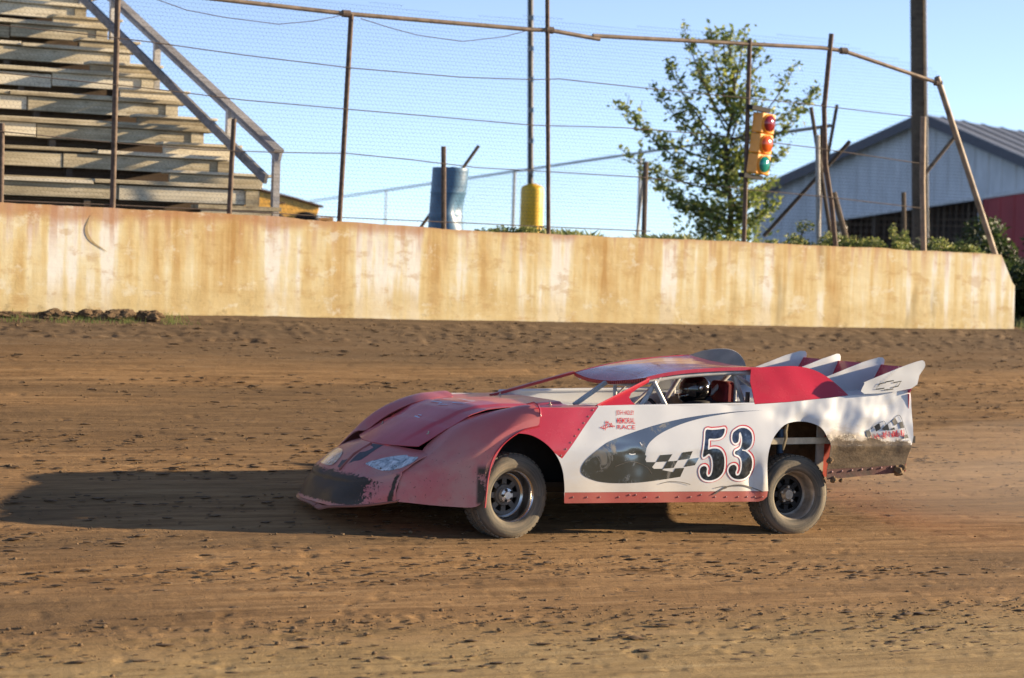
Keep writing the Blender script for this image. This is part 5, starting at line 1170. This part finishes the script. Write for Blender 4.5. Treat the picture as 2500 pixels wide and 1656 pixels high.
MB().tube([(.52, .60, 1.36), (.50, .3, 1.40), (.50, -.3, 1.41), (.50, -.60, 1.37)], .022, 10).build('roll_hoop', M_TUBE, car, True)
MB().tube([(.50, -.58, 1.38), (.46, -.62, 1.05)], .022, 10).build('cage_tube', M_TUBE, car, True)
MB().tube([(1.40, .60, 1.29), (1.42, .3, 1.24), (1.42, -.3, 1.235), (1.40, -.6, 1.27)], .02, 10).build('cage_tube', M_TUBE, car, True)
a, b = L['rustpost']; MB().box((a[0]-.014, a[1]-.014, b[2]-.05), (a[0]+.014, a[1]+.014, a[2])).build('kill_switch_post', M_RUST, car)
# --- spoiler and fins
fin = [(p[0], p[2]) for p in L['fin']]
for i, y in enumerate((.95, .32, -.32, -.95)):
    P = list(fin) if i == 0 else [(-.42, 1.16)]+[(-.50, 1.30)]+fin[2:-1]+[(-1.04, 1.29), (-1.02, 1.20)]
    V, F = cdt(resample(catmull([np.array(q) for q in P], 3, True) if i == 0 else P, .04), .04)
    bend = (0, .02, -.02, .03)[i]
    o = mk('spoiler_fin', [(x, y+bend*max(0, (-x-.95)/.2)**2+.006*noise.noise(Vector((x*6, z*6, i))), z) for x, z in V], F, M_FINW, car, True); solid(o, .004, 0)
V, F = stroke2([(p[0], p[2]) for p in L['finlogo']], .009, True); o = mk('fin_emblem', [(x, .9585, z) for x, z in V], F, M_BLACKG, car); o['label'] = 'black outlined bow-tie emblem on the fin'
for v in o.data.vertices: v.co.y += .006*noise.noise(Vector((v.co.x*6, v.co.z*6, 0)))
m_ = MB(); rr = random.Random(4)
for i in range(9):
    x = -.69-i*.024; z = 1.303+.0285*i*.7; V, F = stroke2([(x, z), (x-.006, z+.03), (x-.014, z+.012), (x-.02, z+.022)], .0035); m_.add([(a, .9595+.006*noise.noise(Vector((a*6, b*6, 0))), b) for a, b in V], F)
m_.build('faded_script', simple('faded_grey', (.5, .5, .5), .5), car)
grid('spoiler_blade', lambda y, t: Vector((-1.035-.115*t, y, 1.26+.222*t+.008*noise.noise(Vector((y*3, t, 0))))), np.linspace(-.94, .94, 20), [0, .5, 1], M_REDP, t=.005)
grid('rear_deck', lambda x, y: Vector((x, y, float(np.interp(x, [-1.05, .55], [1.255, 1.115])))), np.linspace(-1.05, .45, 8), np.linspace(-.9, .9, 6), M_WHITEP, t=.004)
grid('tail_panel', lambda y, z: Vector((-1.04, y, z)), np.linspace(-.93, .93, 8), np.linspace(.56, 1.25, 6), M_REDP, t=.004)
a, b = L['bumper']; MB().box((-1.28, -.55, .80), (-1.22, .72, .86)).build('rear_bumper', M_DARK, car)
for y in (.70, -.45): MB().box((-1.28, y-.03, .80), (-.9, y+.03, .86)).build('bumper_arm', M_DARK, car)
# --- cockpit and chassis
grid('interior_deck', lambda x, y: Vector((x, y, 1.0+.02*(1-x/2.2))), np.linspace(.5, 2.2, 10), np.linspace(-.94, -.02, 6), M_WHITEP, t=.004)
grid('deck_riser', lambda x, z: Vector((x, -.02, z)), np.linspace(.5, 2.2, 8), [.4, 1.0], M_WHITEP, t=.004)
grid('dash_panel', lambda y, z: Vector((1.62, y, z)), np.linspace(-.02, .86, 6), [.4, .98], M_ALU, t=.004)
MB().box((.5, -.72, .40), (3.5, .72, .44)).build('floor_pan', M_DARK, car)
MB().box((2.25, -.36, .42), (3.05, .36, .88)).build('engine', M_DARK, car)
MB().box((2.1, -.9, .4), (2.14, .9, 1.02)).build('firewall', M_DARK, car)
for sg in (1, -1):
    MB().prism([(2.16, .34), (3.55, .34), (3.5, .62), (3.3, .80), (3.1, .90), (2.9, .97), (2.16, .99)], lambda p: (p[0], sg*.55, p[1]), lambda p: (p[0], sg*.57, p[1])).build('inner_fender', M_DARK, car)
    MB().tube([(2.86, sg*.3, .42), (2.86, sg*.72, .34)], .03, 8).build('control_arm', M_DARK, car)
    MB().tube([(2.82, sg*.5, .85), (2.86, sg*.70, .36)], .035, 8).build('front_spring', M_DARK, car)
MB().box((-.75, -.42, .48), (.10, .42, .95)).build('fuel_cell_box', M_MUDDY, car)
MB().box((.45, -.8, .40), (.49, .8, 1.1)).build('seat_bulkhead', M_MUDDY, car)
MB().tube([(.10, -.85, .36), (.10, .7, .36)], .045, 12).build('rear_axle', M_DARK, car, True)
a, b = L['qbar']; MB().beam((.62, .86, a[2]-.005), (-.26, .86, b[2]+.0), .018, .055).build('quarter_brace', simple('dusty_brace', (.50, .44, .32), .7), car)
MB().box((-.335, .78, .50), (-.245, .80, .96)).build('red_strut', simple('red_strut_paint', (.48, .055, .03), .5), car)
MB().box((-.235, .80, .52), (-.16, .82, .96)).build('pale_strut', simple('pale_strut_paint', (.42, .36, .29), .6), car)
MB().box((-.60, .55, .52), (-.345, .57, .98)).build('rear_liner', M_MUDDY, car)
MB().tube([(.08, .6, .90), (.075, .6, .42)], .032, 10).build('shock_absorber', simple('shock_blue', (.05, .09, .16), .4, .3), car, True)
MB().tube([(.22, .91, .965), (.235, .91, .90), (.225, .91, .85), (.245, .91, .78), (.25, .91, .74)], [.012, .016, .012, .014, .006], 7).build('hanging_strap', simple('strap_tan', (.28, .22, .13), .9), car, True)
# mud clumps on the tail corner
for (x, z, r) in ((-.93, .575, .05), (-.97, .60, .035), (-.25, .49, .03), (-.33, .485, .02), (-.19, .66, .03)):
    bm = bmesh.new(); bmesh.ops.create_icosphere(bm, subdivisions=2, radius=r)
    for v in bm.verts: v.co *= 1+.5*noise.noise(v.co*40); v.co += Vector((x, ysurf(x, z)+.0, z))
    me = bpy.data.meshes.new('mud_clump'); bm.to_mesh(me); bm.free(); me.materials.append(M_CLOD); o = bpy.data.objects.new('mud_clump', me); COL.objects.link(o); o.parent = car
# --- wheels
def m_tyre():
    k = Mat('dusty_tyre'); x, y, z = k.sep(); r2 = k.math('SQRT', k.math('ADD', k.math('MULTIPLY', x, x), k.math('MULTIPLY', z, z)))
    at2 = k.math('ARCTAN2', z, x); cv = N(k.nt, 'ShaderNodeCombineXYZ'); k.L(k.math('MULTIPLY', at2, .35), cv.inputs[0]); k.L(k.math('MULTIPLY', r2, 22), cv.inputs[1]); k.L(k.math('MULTIPLY', y, 9), cv.inputs[2])
    f = k.noise(1.6, 6, .65, cv.outputs[0]); g = k.noise(3, 3)
    c = k.ramp(k.math('ADD', k.math('MULTIPLY', f, .75), k.math('MULTIPLY', g, .25)), [(.32, (.035, .033, .03)), (.48, (.10, .088, .068)), (.62, (.20, .16, .11)), (.75, (.29, .23, .15))])
    k.col(c).rough(.85); k.bump(k.noise(50, 4, .6), .25, .01); return k.m
M_TYRE = m_tyre()
def wheel(loc, steer, sg, rimm, cap, camber=0):
    e = bpy.data.objects.new('wheel', bpy.data.meshes.new('wheel')); COL.objects.link(e); e.parent = car
    R = .345
    prof = [(.205, .085), (.212, .112), (.232, .130), (.265, .140), (.300, .136), (.326, .120), (.340, .098), (.3455, .06), (.347, 0), (.3455, -.06), (.340, -.098), (.326, -.120), (.300, -.136), (.265, -.140), (.232, -.130), (.212, -.112), (.205, -.085)]
    V = MB().lathe(prof, 72, 'y', close=True); me = bpy.data.meshes.new('tyre'); 
    o = V.build('tyre', M_TYRE, e, True, 60)
    tr = MB()
    for kx in range(44):
        a = 2*math.pi*kx/44
        for yy, sh in ((-.075, 0), (-.025, .5), (.025, 0), (.075, .5)):
            aa = a+sh*2*math.pi/44; m3 = Matrix.Rotation(-aa, 3, 'Y')
            tr.box((.340, yy-.020, -.018), (.3505, yy+.020, .018), m3)
    tr.build('tread_blocks', M_TYRE, e, kind='stuff')
    rp = [(.216, .098), (.221, .106), (.216, .112), (.206, .104), (.198, .085), (.190, .06), (.188, .0), (.178, -.012), (.16, -.02)]
    MB().lathe(rp, 56, 'y').build('rim', rimm, e, True, 40)
    MB().lathe([(.19, -.10), (.001, -.10)], 32, 'y').build('brake_drum', M_DARK, e)
    ctr = MB(); ctr.lathe([(.168, -.02), (.16, -.008), (.135, -.012), (.135, -.03)], 40, 'y'); ctr.lathe([(.001, .0), (.085, .0), (.092, -.012), (.092, -.04)], 32, 'y')
    for i in range(8):
        a = 2*math.pi*i/8; m3 = Matrix.Rotation(a, 3, 'Y'); ctr.box((.085, -.03, -.022), (.145, -.012, .022), m3)
    ctr.build('wheel_center', simple('grimy_center', (.10, .09, .08), .55, .4) if cap else M_DARK, e, True, 35)
    if cap:
        MB().lathe([(.001, .052), (.03, .052), (.035, .042), (.056, .036), (.058, .0)], 28, 'y').build('hub_cap', simple('cap_silver', (.62, .60, .58), .35, .7), e, True, 35)
        for i in range(5): a = 2*math.pi*i/5; MB().lathe([(.001, .014), (.011, .014), (.011, 0)], 8, 'y', (.046*math.cos(a), .036, .046*math.sin(a))).build('hub_bolt', M_DARK, e)
    else:
        MB().lathe([(.001, .03), (.04, .03), (.046, .02), (.06, .0)], 20, 'y').build('hub', M_DIRTYRIM, e, True, 35)
        for i in range(5): a = 2*math.pi*i/5+.3; MB().lathe([(.001, .018), (.012, .018), (.012, 0)], 8, 'y', (.066*math.cos(a), 0, .066*math.sin(a))).build('lug_nut', M_DIRTYRIM, e)
    e.location = loc; e.rotation_euler = (camber, 0, steer+(0 if sg > 0 else math.pi)); return e
wheel((2.850, .795, .343), rad(8), 1, M_CHR, True)
wheel((.105, .79, .345), 0, 1, M_DIRTYRIM, False)
wheel((2.85, -.79, .343+.16), rad(8), -1, M_CHR, True)
wheel((.105, -.79, .345+.17), 0, -1, M_DIRTYRIM, False)
# --- seat, steering wheel
st = MB().box((.50, .05, .45), (.58, .55, 1.12)).build('seat_back', M_DARK, car); bevel(st, .03, 3)
st = MB().box((.55, .05, .45), (1.0, .55, .55)).build('seat_base', M_DARK, car); bevel(st, .03, 3)
hr = MB().box((.47, .17, 1.02), (.565, .44, 1.295)).build('headrest', simple('red_headrest', (.16, .008, .012), .8), car); bevel(hr, .03, 3)
hs = MB().box((.455, .16, .95), (.47, .45, 1.30)).build('headrest_shell', M_FINW, hr); bevel(hs, .02, 2)
stw = MB(); cst = Vector((1.24, .32, .96)); 
stw.tube([cst+Vector((.17*math.sin(a)*.25, .17*math.cos(a), .17*math.sin(a)*.968)) for a in np.linspace(0, 2*math.pi, 33)], .016, 8, False); stw.beam(cst+Vector((0, -.16, 0)), cst+Vector((0, .16, 0)), .03, .01); stw.tube([cst, cst+Vector((.4, 0, -.1))], .014, 8)
stw.build('steering_wheel', M_BLK, car, True)

# ------------------------------------------------------------------ driver
drv = empty('person', mat=CM @ Matrix.Translation((.75, .30, .56))); setp(drv, 'driver in dark suit and glossy black helmet seated in the race car', 'person')
def skin_body(name, nodes, edges, m, parent, sub=2):
    me = bpy.data.meshes.new(name); me.from_pydata([n[0] for n in nodes], edges, []); o = bpy.data.objects.new(name, me); COL.objects.link(o); o.parent = parent
    md = o.modifiers.new('skin', 'SKIN'); md.use_smooth_shade = True
    for v, n in zip(me.skin_vertices[0].data, nodes): v.radius = n[1] if isinstance(n[1], tuple) else (n[1], n[1])
    me.skin_vertices[0].data[0].use_root = True
    subsurf(o, sub); me.materials.append(m); return o
nodes = [((0, 0, .02), (.16, .13)), ((-.08, 0, .18), (.14, .12)), ((-.12, 0, .34), (.16, .13)), ((-.10, 0, .46), (.12, .10)), ((-.06, 0, .56), .065), ((-.04, 0, .62), .06)]
edges = [(0, 1), (1, 2), (2, 3), (3, 4), (4, 5)]
for sg in (1, -1):
    b0 = len(nodes)
    nodes += [((-.09, sg*.20, .44), .075), ((.10, sg*.27, .25), .055), ((.34, sg*.19, .36), .045), ((.45, sg*.165, .42), (.045, .03))]
    edges += [(3, b0), (b0, b0+1), (b0+1, b0+2), (b0+2, b0+3)]
    for j in range(5):
        c = len(nodes); a = (-.04+.02*j)*sg
        if j == 4: nodes += [((.46, sg*.165-.04*sg, .43), .012), ((.49, sg*.165-.05*sg, .45), .010)]
        else: nodes += [((.50, sg*.165+a*.6, .455-.012*j), .011), ((.515, sg*.165+a*.6, .43-.012*j), .010)]
        edges += [(b0+3, c), (c, c+1)]
    l0 = len(nodes); nodes += [((.06, sg*.11, .0), .10), ((.48, sg*.13, .10), .07), ((.86, sg*.11, -.06), .05), ((.96, sg*.11, -.02), .045)]; edges += [(0, l0), (l0, l0+1), (l0+1, l0+2), (l0+2, l0+3)]
skin_body('body', nodes, edges, simple('dark_race_suit', (.018, .02, .03), .8), drv)
_k = Mat('black_helmet'); _k.col((.006, .006, .007)).rough(.12); _k.set(Coat_Weight=1, Coat_Roughness=.04); M_HEL = _k.m
hc = Vector((.04, 0, .655))
def helm(a, b, rx=.150, ry=.118, rz=.128):
    ca, sa, cb, sb = math.cos(a), math.sin(a), math.cos(b), math.sin(b)
    x = rx*cb*ca; y = ry*cb*sa; z = rz*sb
    if z < -.04: x = x*(1+.1*max(0, ca))+(.035*max(0, ca)*min(1, (-.04-z)/.05)); 
    z = max(z, -.125)
    return hc+Vector((x, y, z))
V = []; A_ = np.linspace(0, 2*math.pi, 41)[:-1]; B_ = np.linspace(-1.45, math.pi/2, 24); 
for b in B_:
    for a in A_: V.append(helm(a, b))
nA = len(A_); F = []
for i in range(len(B_)-1):
    for j in range(nA):
        a = A_[j]; am = (a+math.pi) % (2*math.pi)-math.pi; zmid = V[i*nA+j].z-hc.z
        if abs(am) < 1.05 and -.045 < zmid < .045: continue                      # eye port
        F.append((i*nA+j, i*nA+(j+1) % nA, (i+1)*nA+(j+1) % nA, (i+1)*nA+j))
h_ = mk('helmet', V, F, M_HEL, drv, True); solid(h_, .012, -1)
V = []; 
for z in np.linspace(-.06, .06, 7):
    for a in np.linspace(-1.2, 1.2, 17): V.append(hc+Vector((.150*math.cos(a)*1.02*math.sqrt(1-(z/.14)**2), .122*math.sin(a)*math.sqrt(1-(z/.16)**2), z)))
F = [(i*17+j, i*17+j+1, (i+1)*17+j+1, (i+1)*17+j) for i in range(6) for j in range(16)]
_k = Mat('tinted_visor'); _k.col((.05, .035, .028)).rough(.06); _k.set(Coat_Weight=1, Coat_Roughness=.02); mk('visor', V, F, _k.m, drv, True)
for sg in (1, -1):
    MB().lathe([(.001, .012), (.016, .010), (.02, 0)], 14, 'y', (hc.x+.02, hc.y+sg*.118, hc.z+.015)).build('visor_pivot', M_CHR, h_, True)
hd2 = bmesh.new(); bmesh.ops.create_uvsphere(hd2, u_segments=20, v_segments=14, radius=1)
for v in hd2.verts: v.co = hc+Vector((v.co.x*.105+(.02 if v.co.x > .9 and abs(v.co.z) < .3 else 0), v.co.y*.08, v.co.z*.115-.015))
me = bpy.data.meshes.new('head'); hd2.to_mesh(me); hd2.free(); me.materials.append(simple('skin', (.42, .26, .19), .6)); o = bpy.data.objects.new('head', me); COL.objects.link(o); o.parent = drv
cl = MB().lathe([(.11, -.17), (.13, -.14), (.125, -.10), (.10, -.09)], 24, 'z', (hc.x-.02, hc.y, hc.z), True).build('neck_collar', simple('black_collar', (.012, .012, .014), .8), drv, True)

# ------------------------------------------------------------------ dust thrown up behind the car
bm = bmesh.new(); bmesh.ops.create_icosphere(bm, subdivisions=4, radius=1)
for v in bm.verts:
    n_ = noise.fractal(v.co*1.3, 1.0, 2, 3); v.co = v.co*(1+.35*n_); v.co = Vector((v.co.x*2.6, v.co.y*1.2, max(v.co.z, -.35)*.62))
me = bpy.data.meshes.new('dust_cloud'); bm.to_mesh(me); bm.free()
k = Mat('dust_air'); k.nt.nodes.remove(k.b); pv = N(k.nt, 'ShaderNodeVolumePrincipled'); pv.inputs['Color'].default_value = (.80, .66, .55, 1); pv.inputs['Density'].default_value = .10; pv.inputs['Anisotropy'].default_value = .2
k.L(pv.outputs[0], k.nt.nodes['Material Output'].inputs['Volume']); me.materials.append(k.m)
o = bpy.data.objects.new('dust_cloud', me); COL.objects.link(o); o.matrix_world = CM @ Matrix.Translation((-3.0, -.1, .30)); setp(o, 'thin haze of dust hanging behind the race car', 'dust', kind='stuff')
